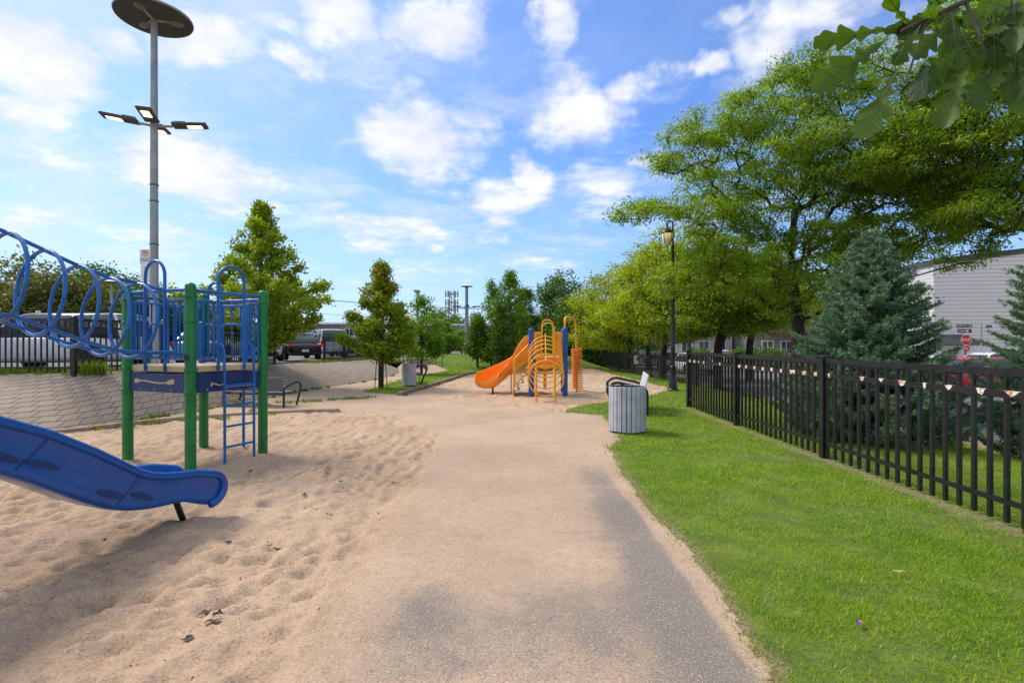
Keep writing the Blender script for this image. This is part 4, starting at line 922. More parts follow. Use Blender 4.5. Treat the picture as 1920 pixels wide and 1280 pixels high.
# ------------------------------------------------------------------ vehicles
def car(label, loc, rz, paint, L=4.6, W=1.8, Hh=1.45, kind='sedan', cat='car', name='parked_car', group=None):
    """front points to local +X"""
    t = thing(name, label, cat, loc, rz, group)
    wr = .33 if kind != 'suv' else .37; bz = .20; belt = Hh*.64 if kind == 'sedan' else Hh*.60
    hood = belt-.06; st = {'sedan': [(-.5, .42, .80), (-.485, .26, .90), (-.40, .22, .93), (-.28, .21, 1.0), (.0, .2, 1.), (.2, .2, .99), (.24, .2, .98), (.38, .21, .90), (.47, .25, .80), (.5, .38, .64)],
                           'suv': [(-.5, .45, .96), (-.49, .28, 1.), (-.40, .25, 1.), (-.28, .23, 1.0), (.0, .22, 1.), (.2, .22, 1.), (.27, .22, .97), (.40, .23, .92), (.475, .26, .84), (.5, .40, .70)]}['sedan' if kind == 'sedan' else 'suv']
    secs = []
    for fx, zb, hb in st:
        x = fx*L; w = W/2*(1-.25*max(0, abs(fx)-.36)/.14*.8); zt = belt*hb
        half = [(w*.86, zb), (w*.97, zb+.08), (w, zb+(zt-zb)*.35), (w*1.0, zb+(zt-zb)*.62), (w*.965, zt-.05), (w*.90, zt), (w*.45, zt+.025)]
        secs.append([(x, p, z) for p, z in half]+[(x, -p, z) for p, z in reversed(half)])
    g = MB(); g.loft(secs); body = g.build('body', M[paint], t, 'all'); m = body.modifiers.new('smooth', 'SUBSURF'); m.levels = m.render_levels = 1
    # greenhouse
    if kind == 'sedan': gs = [(-.39, 0), (-.30, .55), (-.22, .90), (-.12, 1.), (.03, 1.), (.09, .88), (.24, 0)]
    elif kind == 'pickup': gs = [(-.10, 0), (-.09, .9), (-.06, 1.), (.08, 1.), (.12, .88), (.24, 0)]
    else: gs = [(-.485, 0), (-.46, .6), (-.42, .95), (-.36, 1.), (.06, 1.), (.12, .88), (.26, 0)]
    secs = []; rf = []
    for fx, h in gs:
        x = fx*L; z0 = belt-.02; zt = z0+(Hh-z0)*h+.001; w0 = W/2*.90; w1 = w0-(w0-W/2*.70)*h
        secs.append([(x, w0, z0), (x, w1, zt-.01), (x, w1*.9, zt), (x, -w1*.9, zt), (x, -w1, zt-.01), (x, -w0, z0)])
        rf.append((x, w1, zt, h))
    g = MB(); g.loft(secs); g.build('windows', M['glass'], t, 'all')
    g = MB(); top_ = [r_ for r_ in rf if r_[3] > .85]
    g.loft([[(x, w*1.01, z-.03), (x, w*.98, z+.012), (x, w*.5, z+.03), (x, -w*.5, z+.03), (x, -w*.98, z+.012), (x, -w*1.01, z-.03)] for x, w, z, h in top_])
    for s in (-1, 1):
        for ia, ib in ((0, 2), (len(rf)-1, len(rf)-2)):
            xa, xb = rf[ia], rf[ib]; g.bar((xa[0], s*W/2*.905, belt-.02), (xb[0], s*xb[1]*1.0, xb[2]-.02), .05, .06)
        xm = (-.10 if kind != 'pickup' else .0)*L; g.bar((xm, s*W/2*.905, belt-.02), (xm, s*W/2*.71, Hh-.03), .02, .07)
        if kind == 'suv': g.bar((-.30*L, s*W/2*.905, belt-.02), (-.31*L, s*W/2*.71, Hh-.03), .02, .08)
    g.build('roof', M[paint], t, True)
    for fx in (-.31, .31):
        for s in (-1, 1):
            c = (fx*L, s*(W/2-.10), wr); mr = Matrix.Rotation(R(90), 3, 'X')
            g = MB(); g.lathe([(wr*.62, -.11), (wr*.97, -.11), (wr, -.08), (wr, .08), (wr*.97, .11), (wr*.62, .11)], c, 24, mr); w_ = g.build('wheel', M['tyre'], t, True)
            g = MB(); g.lathe([(wr*.64, -.095), (wr*.60, -.112), (wr*.5, -.09), (wr*.15, -.1), (.02, -.105)], c, 20, mr); g.lathe([(wr*.64, .095), (wr*.60, .112), (wr*.5, .09), (wr*.15, .1), (.02, .105)], c, 20, mr); g.build('rim', M['rim'], w_, True)
            g = MB(); pts = arc((fx*L, s*(W/2+.002), wr+.01), wr*1.12, 0, math.pi, 12); g.tube(pts, .022, 6); g.build('wheel_arch', M['tyre'], t)
    for s in (-1, 1):
        g = MB(); g.box((.478*L, s*W*.36, belt*.74), (.12, .34, .13), rot=Matrix.Rotation(R(-22*s), 3, 'Z'), bev=.03); g.build('headlight', M['clear'], t, True)
        g = MB(); h = .34 if kind != 'sedan' else .16; g.box((-.487*L, s*W*.40, belt*.82+(.12 if kind != 'sedan' else 0)), (.12, .24 if kind == 'sedan' else .16, h), rot=Matrix.Rotation(R(18*s), 3, 'Z'), bev=.03); g.build('taillight', M['redlight'], t, True)
        g = MB(); g.box((.19*L, s*(W/2+.08), belt+.04), (.10, .18, .12), bev=.03); g.build('wing_mirror', M[paint], t, True)
    g = MB(); g.box((-.502*L, 0, belt*.55), (.02, .34, .12)); g.build('number_plate', M['signwhite'], t)
    g = MB(); g.box((-.49*L, 0, .34), (.12, W*.8, .12), bev=.03); g.build('bumper', M['tyre'], t, True); g = MB(); g.box((.49*L, 0, .36), (.12, W*.7, .18), bev=.03); g.build('bumper', M['tyre'], t, True)
    return t
zl = .9
car('silver family car with a red tail light behind the fence seen through the blue rings', (-12.35, 14.6, zl), R(180), 'silver', 4.7, 1.85, 1.52, 'suv')
car('pale blue car behind the blue barrier bars and the lamp mast', (-11.9, 21.5, .86), R(100), 'carblue', 4.3, 1.75, 1.45, 'sedan')
car('light grey car nosing out beside the trunk on the slope crest', (-11.9, 25.2, .83), R(-62), 'silver', 4.4, 1.75, 1.42, 'sedan')
car('black sedan with red tail light beside the gap in the fence', (-11.9, 29.5, .76), R(122), 'carblack', 4.7, 1.82, 1.42, 'sedan')
car('white sport utility car with tall red tail lights behind the fence panel', (-12.1, 34.5, .73), R(124), 'white', 4.8, 1.9, 1.75, 'suv')
car('pale blue car behind the dark fence pickets left of the pear tree', (-12.0, 39.5, .68), R(115), 'carblue', 4.2, 1.7, 1.45, 'sedan')
car('red car behind the trunk of the conical tree', (-10.6, 44.0, .68), R(95), 'carred', 4.4, 1.75, 1.45, 'sedan')
car('second red car right of the conical tree in the parking lot', (-9.8, 49.5, .68), R(85), 'carred', 4.5, 1.8, 1.5, 'suv')
car('dark car parked by the top of the concrete stairs', (-8.6, 54.0, .68), R(100), 'carblack', 4.5, 1.8, 1.45, 'sedan')
car('small dark car under the small green trees beyond the stairs', (-7.2, 48.0, .68), R(15), 'carblack', 4.3, 1.8, 1.4, 'sedan')
car('white pickup truck far back between the small trees', (-9.4, 68.0, .69), R(5), 'white', 5.4, 1.9, 1.8, 'pickup', cat='truck')
car('yellow service truck far back left of the distant lamp mast', (-6.5, 62.0, .69), R(80), 'caryel', 4.0, 1.9, 1.7, 'pickup', cat='truck', name='service_truck')
car('grey car far back behind the lawn at the foot of the small trees', (-6.2, 70.0, .69), R(0), 'silver', 4.4, 1.8, 1.45, 'sedan')
car('red car on the street behind the near fence below the stop sign', (19.2, 22.4, -.48), R(172), 'carred', 4.5, 1.85, 1.50, 'suv')
car('white car parked behind the red car in front of the white building', (25.6, 28.6, -.48), R(180), 'white', 4.7, 1.85, 1.58, 'suv')
car('white car parked beyond the far fence right of the black street lamp', (12.4, 37, -.48), R(92), 'white', 4.5, 1.8, 1.45, 'sedan')
car('silver car under the trees behind the far fence', (12.6, 44, -.48), R(90), 'silver', 4.5, 1.8, 1.45, 'sedan')
car('dark blue grey car at the far end of the street under the trees', (12.9, 52, -.48), R(90), 'carblue', 4.5, 1.8, 1.45, 'sedan')
car('white car seen between two trunks behind the near fence', (19.6, 50, -.48), R(90), 'white', 4.5, 1.8, 1.45, 'sedan')
# ------------------------------------------------------------------ buildings
def window(par, c, w, h, n=(0, -1, 0), frame='white', bars=1):
    c = Vector(c); n = Vector(n); u = Vector((-n.y, n.x, 0)); e = Vector((0, 0, 1)); g = MB(); f = .07
    for s in (-1, 1): g.bar(c+u*s*(w/2)-e*(h/2+f/2), c+u*s*(w/2)+e*(h/2+f/2), f, .10, up=u); g.bar(c-u*(w/2-f/2)+e*s*h/2, c+u*(w/2-f/2)+e*s*h/2, .095, f)
    for k in range(bars): x = -w/2+w*(k+1)/(bars+1); g.bar(c+u*x-e*(h/2-f/2), c+u*x+e*(h/2-f/2), .04, .06, up=u)
    fr = g.build('window', M[frame], par)
    g = MB(); g.add([c+u*a*w/2+e*b*h/2+n*.01 for a, b in ((-1, -1), (1, -1), (1, 1), (-1, 1))], [(0, 1, 2, 3)]); g.build('pane', M['window'], fr)
def block(name, label, x0, x1, y, D, z0, z1, wall, wins, rz=0, parapet='white', cat='building', winframe='white', extra=None):
    t = thing(name, label, cat, ((x0+x1)/2, y, z0), rz); W_ = x1-x0; H = z1-z0
    g = MB(); g.box((0, D/2, H/2), (W_, D, H)); g.build('wall', M[wall], t)
    g = MB(); g.box((0, D/2, H+.12), (W_+.3, D+.3, .24)); g.build('roof', M[parapet], t)
    for cx, cz, w, h in wins: window(t, (cx-(x0+x1)/2, -.03, cz-z0), w, h, frame=winframe)
    return t
block('brick_building', 'long low red brick building behind the white car and conical tree', -42, -20, 72, 12, .7, P(0, 608, 72).z, 'redbrick', [(P(616, 0, 72).x, P(0, 624, 72).z, 1.0, .9), (P(560, 0, 72).x, 3., 1.2, 1.2), (P(520, 0, 72).x, 3., 1.2, 1.2), (P(655, 0, 72).x, 3., 1.2, 1.2)])
block('brick_building', 'low red brick building with a white eave behind the distant lamp mast', -14, -2.0, 86, 12, .7, P(0, 610, 86).z, 'redbrick', [(P(870, 0, 86).x, P(0, 619, 86).z, 1.1, 1.2), (P(893, 0, 86).x, P(0, 619, 86).z, 1.1, 1.2), (P(838, 0, 86).x, P(0, 619, 86).z, 1.2, 1.1)])
t = block('apartment_building', 'pale apartment block with dark eave and balcony behind the orange structure', 1.6, 14.5, 62, 12, .2, P(0, 608, 62).z, 'beige', [(P(1013, 0, 62).x, P(0, 620, 62).z, 1.0, 1.3), (P(1027, 0, 62).x, P(0, 620, 62).z, .8, 1.3), (P(1060, 0, 62).x, P(0, 620, 62).z, 1., 1.3)], parapet='roofdark')
g = MB(); g.box((-4.5, -.5, 1.9), (3.2, 1.0, .12)); [g.bar((-6.1+.2*k, -.98, 1.96), (-6.1+.2*k, -.98, 2.75), .03) for k in range(17)]; g.bar((-6.1, -.98, 2.77), (-2.9, -.98, 2.77), .05); g.build('balcony', M['white'], t)
# white sided building
x0 = P(1755, 0, 36).x
def white_building():
    t = thing('sided_building', 'large building with white horizontal siding and sloping dark roof edge', 'building', (x0, 36.2, -.42), R(-8))
    zt0, zt1 = P(0, 490, 36).z+.42, P(0, 468, 33.8).z+.42; Wd = 12; base = P(0, 648, 36).z+.42
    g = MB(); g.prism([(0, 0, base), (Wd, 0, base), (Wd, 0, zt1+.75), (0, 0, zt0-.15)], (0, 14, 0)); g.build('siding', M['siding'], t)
    g = MB(); g.box((Wd/2, 7.03, base/2-.01), (Wd-.05, 14, base)); g.build('ground_floor_wall', M['white'], t)
    g = MB(); g.prism([(-.15, -.12, zt0-.2), (Wd+.15, -.12, zt1+.77), (Wd+.15, -.12, zt1+1.13), (-.15, -.12, zt0+.16)], (0, 14.3, 0)); g.build('roof', M['roofdark'], t)
    g = MB(); g.prism([(-.2, -.1, base+.75), (1.9, -.1, base+.75), (2.6, -.9, base+.1), (-.2, -.9, base+.1)], (0, .03, -.06)); g.build('awning', M['roofdark'], t)
    g = MB(); g.box((6.2, .02, base-1.0), (3.4, .06, .7)); g.build('dark_opening', M['signblack'], t)
    for x in (1.0, 3.0): window(t, (x, -.0, base-1.2), .9, 1.2)
    g = MB()
    for k in range(24): g.bar((-.2+k*.13, -1.2, 0), (-.2+k*.13, -1.2, 1.1), .03)
    g.bar((-.2, -1.2, 1.1), (2.9, -1.2, 1.1), .05); g.build('railing', M['blackm'], t)
white_building()
for i, (xa, xb, y, zt, wall, lab) in enumerate(((11.8, 18.5, 66, 6.8, 'greywall', 'grey brick row house under the yellow green trees'), (18.9, 25.6, 62, 7.2, 'beige', 'beige row house with balconies behind the near fence end'), (25.9, 33, 57, 7.0, 'greywall', 'grey row house with stairs behind the large locust trunk'), (33.2, 40, 58, 7.4, 'beige', 'beige row house behind the blue spruce'))):
    wins = [(xa+1.4, 1.2, 1.2, 1.3), (xa+3.4, 1.2, 1.2, 1.3), (xa+5.4, 1.1, 1.0, 1.5), (xa+1.4, 4.6, 1.2, 1.4), (xa+3.4, 4.6, 1.2, 1.4), (xa+5.4, 4.6, 1.2, 1.4)]
    t = block('row_house', lab, xa, xb, y, 10, -.4, zt, wall, wins, parapet='roofdark')
    g = MB(); g.box((0, -.7, 3.1), (4.4, 1.4, .14)); [g.bar((-2.2+.22*k, -1.37, 3.17), (-2.2+.22*k, -1.37, 4.1), .03) for k in range(21)]; g.bar((-2.2, -1.37, 4.12), (2.2, -1.37, 4.12), .05); g.build('balcony', M['white'] if i % 2 else M['maroon'], t)
    g = MB(); [g.box((2.6+.0*k, -.3-.26*k, 1.3-.2*k), (1.1, .28, .06)) for k in range(6)]; g.build('front_stairs', M['concrete'], t)
# cell tower, utility poles and wires
t = thing('cell_tower', 'pale grey cell tower with antenna panels on the skyline', 'tower', (P(847, 0, 150).x, 150, 0)); h = P(0, 546, 150).z
g = MB(); 
for a_ in range(3):
    an = 6.2832*a_/3+.5; g.tube([(1.5*math.cos(an), 1.5*math.sin(an), 0), (.75*math.cos(an), .75*math.sin(an), h)], .12, 5)
for k in range(14):
    z = h*k/14; r0 = 1.5-.75*k/14; r1 = 1.5-.75*(k+1)/14
    for a_ in range(3): an, a2 = 6.2832*a_/3+.5, 6.2832*(a_+1)/3+.5; g.tube([(r0*math.cos(an), r0*math.sin(an), z), (r1*math.cos(a2), r1*math.sin(a2), z+h/14)], .06, 4)
g.build('lattice', M['pole'], t)
for z, n_ in ((h-.8, 6), (h-3.2, 6), (h-5.2, 6)):
    g = MB(); g.tube(ring((0, 0, z), 1.6, 12, (1, 0, 0), (0, 1, 0)), .08, 4, closed=True)
    for k in range(n_): an = 6.2832*k/n_; g.box((1.7*math.cos(an), 1.7*math.sin(an), z), (.35, .35, 1.8)); g.bar((0, 0, z), (1.7*math.cos(an), 1.7*math.sin(an), z), .08)
    g.build('antenna_ring', M['pole'], t)
def upole(px, ptop, Y, label, w=1.1):
    t = thing('utility_pole', label, 'utility pole', (P(px, 0, Y).x, Y, 0)); h = P(0, ptop, Y).z
    g = MB(); g.lathe([(.2, 0), (.13, h)], n=8); g.build('pole', M['bark'], t)
    for z in (h-.2, h-1.5, h-2.6): g = MB(); g.bar((-w, 0, z), (w, 0, z), .14); [g.lathe([(.06, z), (.06, z+.3)], (x, 0, 0), 6) for x in (-w*.9, -w*.4, w*.4, w*.9)]; g.build('crossarm', M['bark'], t)
    g = MB(); g.lathe([(.28, h-4.2), (.28, h-3.2)], (.45, 0, 0), 10); g.build('transformer', M['pole'], t); return t
upole(588, 559, 110, 'wooden utility pole with crossarms above the red brick building', 1.3)
upole(-60, 520, 110, 'wooden utility pole out at the left end of the wires', 1.3)
upole(1430, 560, 108, 'wooden utility pole hidden in the trees at the right end of the wires', 1.3)
for k, (dx, dz) in enumerate(((-1.1, -.1), (1.1, -.1), (0, -3.0))):
    for (pa, qa), (pb, qb) in (((588, 559), (1430, 560)), ((-60, 520), (588, 559))):
        a, b = P(pa, qa, 110), P(pb, qb, 108 if pb > 1000 else 110); g = MB()
        pts = [a.lerp(b, s/20)+Vector((0, dx, dz-4*2.2*(s/20)*(1-s/20))) for s in range(21)]
        g.tube(pts, .035, 4); tag(g.build('power_line', M['wire']), 'thin overhead power line strung between the utility poles', 'power line', 'power lines across the sky')
# small litter
t = thing('candy_wrapper', 'small purple and yellow candy wrapper lying in the near grass', 'litter', (2.0, 3.05, .035), R(20))
t.location = Vector(((1612-960)/1000*3.06, 3.06, .045))
g = MB(); g.add([(-.025, -.012, .0), (.0, -.015, .012), (.004, .014, .008), (-.022, .012, .004)], [(0, 1, 2, 3)]); g.build('purple_half', M['purple'], t)
g = MB(); g.add([(0, -.015, .012), (.025, -.010, .003), (.022, .012, .006), (.004, .014, .008)], [(0, 1, 2, 3)]); g.build('yellow_half', M['yellowp'], t)
def dryleaf(x, y, z, s, rz, label):
    g = MB(); o = []
    for k in range(7): q = k/6; o.append((s*(q-.5), s*.16*math.sin(math.pi*q**.8)*(1 if k % 2 else .8), s*.12*abs(q-.4)))
    V = o+[(p[0], -p[1], p[2]+s*.03) for p in o]; g.add(V, [(k, k+1, 8+k, 7+k) for k in range(6)])
    b = g.build('fallen_leaf', M['leafdry']); b.location = (x, y, z); b.rotation_euler = (.2, -.1, rz); tag(b, label, 'leaf')
dryleaf((1687-960)/1000*3.72, 3.72, .06, .085, R(-35), 'long pale curled leaf lying on the near lawn')
dryleaf((325-960)/1000*4.37, 4.37, .0, .05, R(20), 'small tan leaf on the sand below the blue slide')
for k, (px, py) in enumerate(((386, 1139), (409, 1152), (396, 1168), (353, 1198), (613, 884), (616, 872), (738, 908), (572, 932), (576, 947), (503, 1018), (520, 1018), (590, 953), (430, 1024), (640, 905), (470, 880), (545, 838))):
    Yg = 1650/(py-643); x = (px-960)/1000*Yg; g = MB(); rk = random.Random(k); n_ = 9; zz = zg(x, Yg)+float(relief(np.array([x]), np.array([Yg]))[0])
    V = [(0, 0, .010)]+[((.022+.02*(q % 2))*math.cos(6.2832*q/n_)*rk.uniform(.6, 1.6), (.012+.01*(q % 2))*math.sin(6.2832*q/n_)*rk.uniform(.6, 1.4), rk.uniform(.002, .02)) for q in range(n_)]
    g.add(V, [(0, 1+q, 1+(q+1) % n_) for q in range(n_)]); b = g.build('leaf_scrap', M['deadleaf']); b.location = (x, Yg, zz); b.rotation_euler = (0, 0, rk.uniform(0, 6)); b.scale = (1.25,)*3
    tag(b, 'dark dead leaf scrap lying on the trampled sand', 'leaf', 'dark leaf scraps on the sand')
dryleaf((20-960)/1000*4.2, 4.2, .0, .04, R(80), 'tiny pale leaf on the sand at the left edge')
# ------------------------------------------------------------------ vegetation
def frames(D, Nn):
    D = D/np.linalg.norm(D, axis=1, keepdims=True); S = np.cross(D, Nn); S /= np.linalg.norm(S, axis=1, keepdims=True)+1e-9
    return D, S, np.cross(S, D)
def leaves(P0, D, L, Wd, Nn, fold=.25):
    """diamond leaves: base, left, tip, right"""
    D, S, Nn = frames(D, Nn); L = L[:, None]; Wd = Wd[:, None]
    V = np.stack([P0, P0+D*L*.45+S*Wd*.5+Nn*L*.08, P0+D*L-Nn*L*fold*.3, P0+D*L*.5-S*Wd*.5+Nn*L*.05], 1).reshape(-1, 3)
    return V, np.arange(len(V))
def branches(name, tips, trunk, r0, m, parent, seed=0, tipr=.006, bend=.12, k5=5, power=.5):
    """grow a skeleton from trunk nodes out to every tip, then skin it with tapered prisms"""
    rg = np.random.default_rng(seed); nodes = [Vector(p) for p in trunk]; par = [-1]+list(range(len(trunk)-1))
    arr = np.array([tuple(p) for p in nodes]); base = arr[0]
    order = np.argsort(np.linalg.norm((tips-arr[len(arr)//2]), axis=1))
    cnt = {}
    for i in order:
        t = tips[i]; d = np.linalg.norm(arr-t, axis=1); up = np.maximum(0, arr[:, 2]-t[2]+.25*np.hypot(*(arr[:, :2]-t[:2]).T))
        rad = np.hypot(arr[:, 0]-base[0], arr[:, 1]-base[1])-np.hypot(t[0]-base[0], t[1]-base[1])
        c = d+1.6*up+2.0*np.maximum(0, rad)+np.where(np.arange(len(arr)) < 2, 3, 0); j = int(np.argmin(c))
        a = arr[j]; n = max(2, int(d[j]/.45)+1); prev = j; new = []
        off = rg.normal(0, 1, 3)*bend*d[j]; off[2] = abs(off[2])*.6
        for s in range(1, n+1):
            q = s/n; p = a*(1-q)+t*q+off*math.sin(math.pi*q)+(rg.normal(0, .03, 3)*d[j] if s < n else 0)
            nodes.append(p); par.append(prev); prev = len(nodes)-1; new.append(p)
        arr = np.vstack([arr, np.array(new)])
    n = len(nodes); w = np.zeros(n)
    ch = np.zeros(n, int)
    for i in range(1, n): ch[par[i]] += 1
    for i in range(n-1, -1, -1):
        if ch[i] == 0: w[i] = 1
        if par[i] >= 0: w[par[i]] += w[i]
    rad = np.maximum(tipr, r0*(w/w[0])**power); V = []; F = []
    ang = np.arange(k5)/k5*2*np.pi; o = 0
    pts = arr
    for i in range(1, n):
        a, b = pts[par[i]], pts[i]; d = b-a; L = np.linalg.norm(d)
        if L < 1e-5: continue
        d /= L; u = np.cross(d, [0, 0, 1.] if abs(d[2]) < .9 else [1., 0, 0]); u /= np.linalg.norm(u); v = np.cross(d, u)
        ra = min(rad[par[i]], rad[i]*1.45); rb = rad[i]
        c = np.cos(ang)[:, None]*u+np.sin(ang)[:, None]*v
        V.append(a-d*ra*.3+c*ra); V.append(b+c*rb)
        for q in range(k5): F += [o+q, o+(q+1) % k5, o+k5+(q+1) % k5, o+k5+q]
        o += 2*k5
    ob = npmesh(name, np.vstack(V), np.array(F), 4, m, parent, smooth=True)
    return ob, arr, w
def in_ell(P_, ells):
    return np.any([(((P_-np.array(e[:3]))/np.array(e[3:6]))**2).sum(1) < 1 for e in ells], axis=0)
def sample_ells(ells, n, rg, shell=.55):
    out = []
    wt = np.array([e[3]*e[4]*e[5] for e in ells])**.8; wt /= wt.sum()
    for e, k in zip(ells, (wt*n*1.0).astype(int)+1):
        d = rg.normal(0, 1, (k, 3)); d /= np.linalg.norm(d, axis=1, keepdims=True)
        r = shell+(1-shell)*rg.random(k)**.7; r = np.where(rg.random(k) < .25, rg.random(k)**.5, r)
        out.append(np.array(e[:3])+d*r[:, None]*np.array(e[3:6]))
    return np.vstack(out)
def tree(name, label, base, trunk_pts, r0, tips, per, cr, leaf, lm, bm, seed, group=None, cat='tree', droop=.3, flat=.6, spray=None, tipr=.006, upn=.6, bend=.12, power=.5, extra=None):
    """trunk_pts and tips are relative to base; per: leaves per tip; cr: cluster radius; leaf: (length, width)"""
    rg = np.random.default_rng(seed); t = thing(name, label, cat, base, 0, group)
    tips = np.asarray(tips, float)
    tr, arr, w = branches('trunk', tips, trunk_pts, r0, bm, t, seed, tipr, bend, power=power)
    thin = arr[w <= 3]; n = len(tips)*per
    c0 = tips[rg.integers(0, len(tips), n)]
    if spray:                                   # leaves follow the twigs
        k = rg.random(n) < spray; c0[k] = thin[rg.integers(0, len(thin), k.sum())]
    sz = (.55+.9*rg.random(n))
    off = rg.normal(0, 1, (n, 3))*cr*np.array([1, 1, flat])*.6
    Pp = c0+off
    ctr = np.array(trunk_pts[len(trunk_pts)//2]); out = Pp-ctr; out[:, 2] *= .3; out /= np.linalg.norm(out, axis=1, keepdims=True)+1e-6
    D = out*.6+rg.normal(0, .6, (n, 3)); D[:, 2] -= droop
    Nn = rg.normal(0, .55, (n, 3)); Nn[:, 2] += upn
    V, F = leaves(Pp, D, leaf[0]*sz, leaf[1]*sz, Nn)
    npmesh('crown', V, F, 4, lm, t)
    return t
# --- leaf materials
LM = {}
LM['maple'] = leafmat('yellow_green_leaves', [(.10, .17, .008), (.19, .28, .010), (.28, .37, .014), (.40, .41, .02)], trans=.4, top=(4.2, 7.5, (.36, .24, .03)))
LM['pear'] = leafmat('green_to_bronze_leaves', [(.08, .15, .008), (.15, .26, .010), (.23, .34, .014), (.32, .36, .02)], trans=.35, top=(2.2, 4.6, (.40, .20, .03)))
LM['green'] = leafmat('fresh_green_leaves', [(.065, .14, .008), (.13, .25, .012), (.21, .35, .015)], trans=.4)
LM['deep'] = leafmat('deep_green_leaves', [(.045, .10, .013), (.08, .165, .018), (.14, .25, .024)], trans=.3)
LM['yellow'] = leafmat('sunny_yellow_green_leaves', [(.11, .18, .006), (.25, .32, .010), (.33, .41, .014), (.48, .48, .03)], trans=.45)
LM['locust'] = leafmat('locust_leaflets', [(.085, .155, .014), (.145, .235, .018), (.22, .33, .024), (.34, .40, .035)], trans=.55)
LM['far'] = leafmat('far_mixed_leaves', [(.05, .085, .015), (.10, .15, .02), (.20, .20, .04), (.28, .18, .045)], trans=.3)
LM['spruce'] = leafmat('blue_spruce_needles', [(.065, .14, .07), (.14, .25, .14), (.26, .40, .26)], rough=.55, trans=.12, patch=2.5)
LM['oak'] = leafmat('oak_leaf', [(.025, .05, .006), (.05, .10, .009), (.10, .17, .012)], rough=.5, spec=.3, trans=.42, patch=3)
LM['weed'] = leafmat('weed_leaves', [(.05, .11, .01), (.12, .2, .015), (.25, .27, .03)], trans=.4)
def cone_tips(n, z0, z1, R0, rg, shp=1.0, irr=.3, seedn=1, belly=.12):
    u = rg.random(n)**.85; z = z0+(z1-z0)*u
    prof = np.where(u < belly, .72+.28*u/belly, ((1-u)/(1-belly))**shp); a = rg.random(n)*6.283
    nb = max(24, int(R0*22)); bu = (np.arange(nb)+.5)/nb; bu = bu**1.15; ba = np.arange(nb)*2.39996+rg.normal(0, .3, nb)
    bp = np.where(bu < belly, .72+.28*bu/belly, ((1-bu)/(1-belly))**shp); bl_ = R0*bp*(1+irr*rg.normal(0, .55, nb))+.10
    j = rg.choice(nb, n, p=bl_/bl_.sum()); q = .12+.88*rg.random(n)**.75; r = bl_[j]*q
    a = ba[j]+rg.normal(0, .10, n)/(.4+q); z = z0+(z1-z0)*bu[j]+r*(.42-.15*bu[j])-R0*.22*bp[j]+rg.normal(0, .05, n)
    k = rg.random(n) < .06; z = np.where(k, z0+(z1-z0)*(.9+.14*rg.random(n)), z); r = np.where(k, rg.random(n)*.12, r)
    return np.stack([r*np.cos(a), r*np.sin(a), np.maximum(z, z0-.15)], -1)
rg = np.random.default_rng(5)
# leaning-free conical tree with two stakes, on the grass island
b = P(714, 728, 19.4); b.z = 0
tp = cone_tips(430, 1.15, 4.4, 1.30, rg, .82, .09, 1)
t = tree('conical_tree', 'conical staked tree turning bronze towards its top on the far left grass', b, [(0, 0, -.1), (0, 0, .6), (.02, 0, 1.3), (.0, .02, 2.2), (.03, 0, 3.2), (0, 0, 4.1)], .105, tp, 70, .17, (.085, .062), LM['pear'], M['barkdark'], 21, droop=-.15, flat=.8)
for x, y in ((-.16, -.1), (.17, .12)):
    g = MB(); g.tube([(x*1.25, y, -.1), (x*.7, y*.7, 1.45)], .016, 6); g.build('stake', M['stake'], t)
b = Vector((-8.75, 18.6, .86))
tp = cone_tips(640, .9, 5.35, 2.4, rg, .98, .26, 3, .2); 
tree('broad_tree', 'broad yellow green tree with a tall spiky top on the slope crest', b, [(0, 0, -.2), (0, 0, .8), (.05, 0, 1.6), (.0, .1, 2.8), (-.05, 0, 4.0), (-.1, 0, 4.9)], .13, tp, 62, .19, (.105, .07), LM['maple'], M['bark'], 22, droop=.0, flat=.8, upn=.4)
for (px, py, Y, z0, H, R0, lab, sd) in ((790, 702, 28, .0, 3.95, 1.35, 'small bright green tree in front of the concrete stairs', 31), (832, 662, 40, .66, 2.5, 1.4, 'small green tree on the lawn crest left of the distant mast', 32), (866, 662, 46, .66, 1.9, 1.2, 'smallest green tree at the back of the lawn crest', 33)):
    b = P(px, py, Y); b.z = z0; tp = cone_tips(200, .95 if Y < 30 else .6, H, R0, rg, .6, .25, sd, .25)
    tree('small_tree', lab, b, [(0, 0, -.1), (0, 0, .8), (0, 0, H*.5), (0, 0, H*.85)], .08, tp, 45, .26, (.10, .08), LM['green'], M['barkdark'], sd, group=None, flat=.7)
# bushy poplar-like trees left of the orange structure
for (px, Y, H, R0, lab, mk, sd, z0) in ((922, 31, 4.9, .95, 'slender green tree with a pointed top left of the orange slide', 'green', 41, .3), (956, 31.5, 5.3, 1.35, 'tall leafy green tree with several pointed tips behind the orange slide', 'green', 42, .35), (985, 33.5, 4.2, 1.3, 'dense green tree directly behind the blue posts', 'deep', 43, .45), (895, 31, 2.9, .45, 'thin dark green columnar tree on the back lawn', 'deep', 44, .25), (940, 30.2, 3.6, .7, 'narrow dark green tree with two bare stems behind the slide', 'deep', 45, .2)):
    b = P(px, 0, Y); b.z = zg(b.x, b.y)-.02; tp = cone_tips(260 if R0 > 1 else 150, .35 if sd != 44 else .7, H, R0, rg, .55, .3, sd, .1)
    tree('bushy_tree', lab, b, [(0, 0, -.1), (0, 0, .5), (.03, 0, H*.4), (0, 0, H*.9)], .07, tp, 60, .25, (.10, .07), LM[mk], M['bark'], sd, flat=1., upn=.3, droop=-.1)
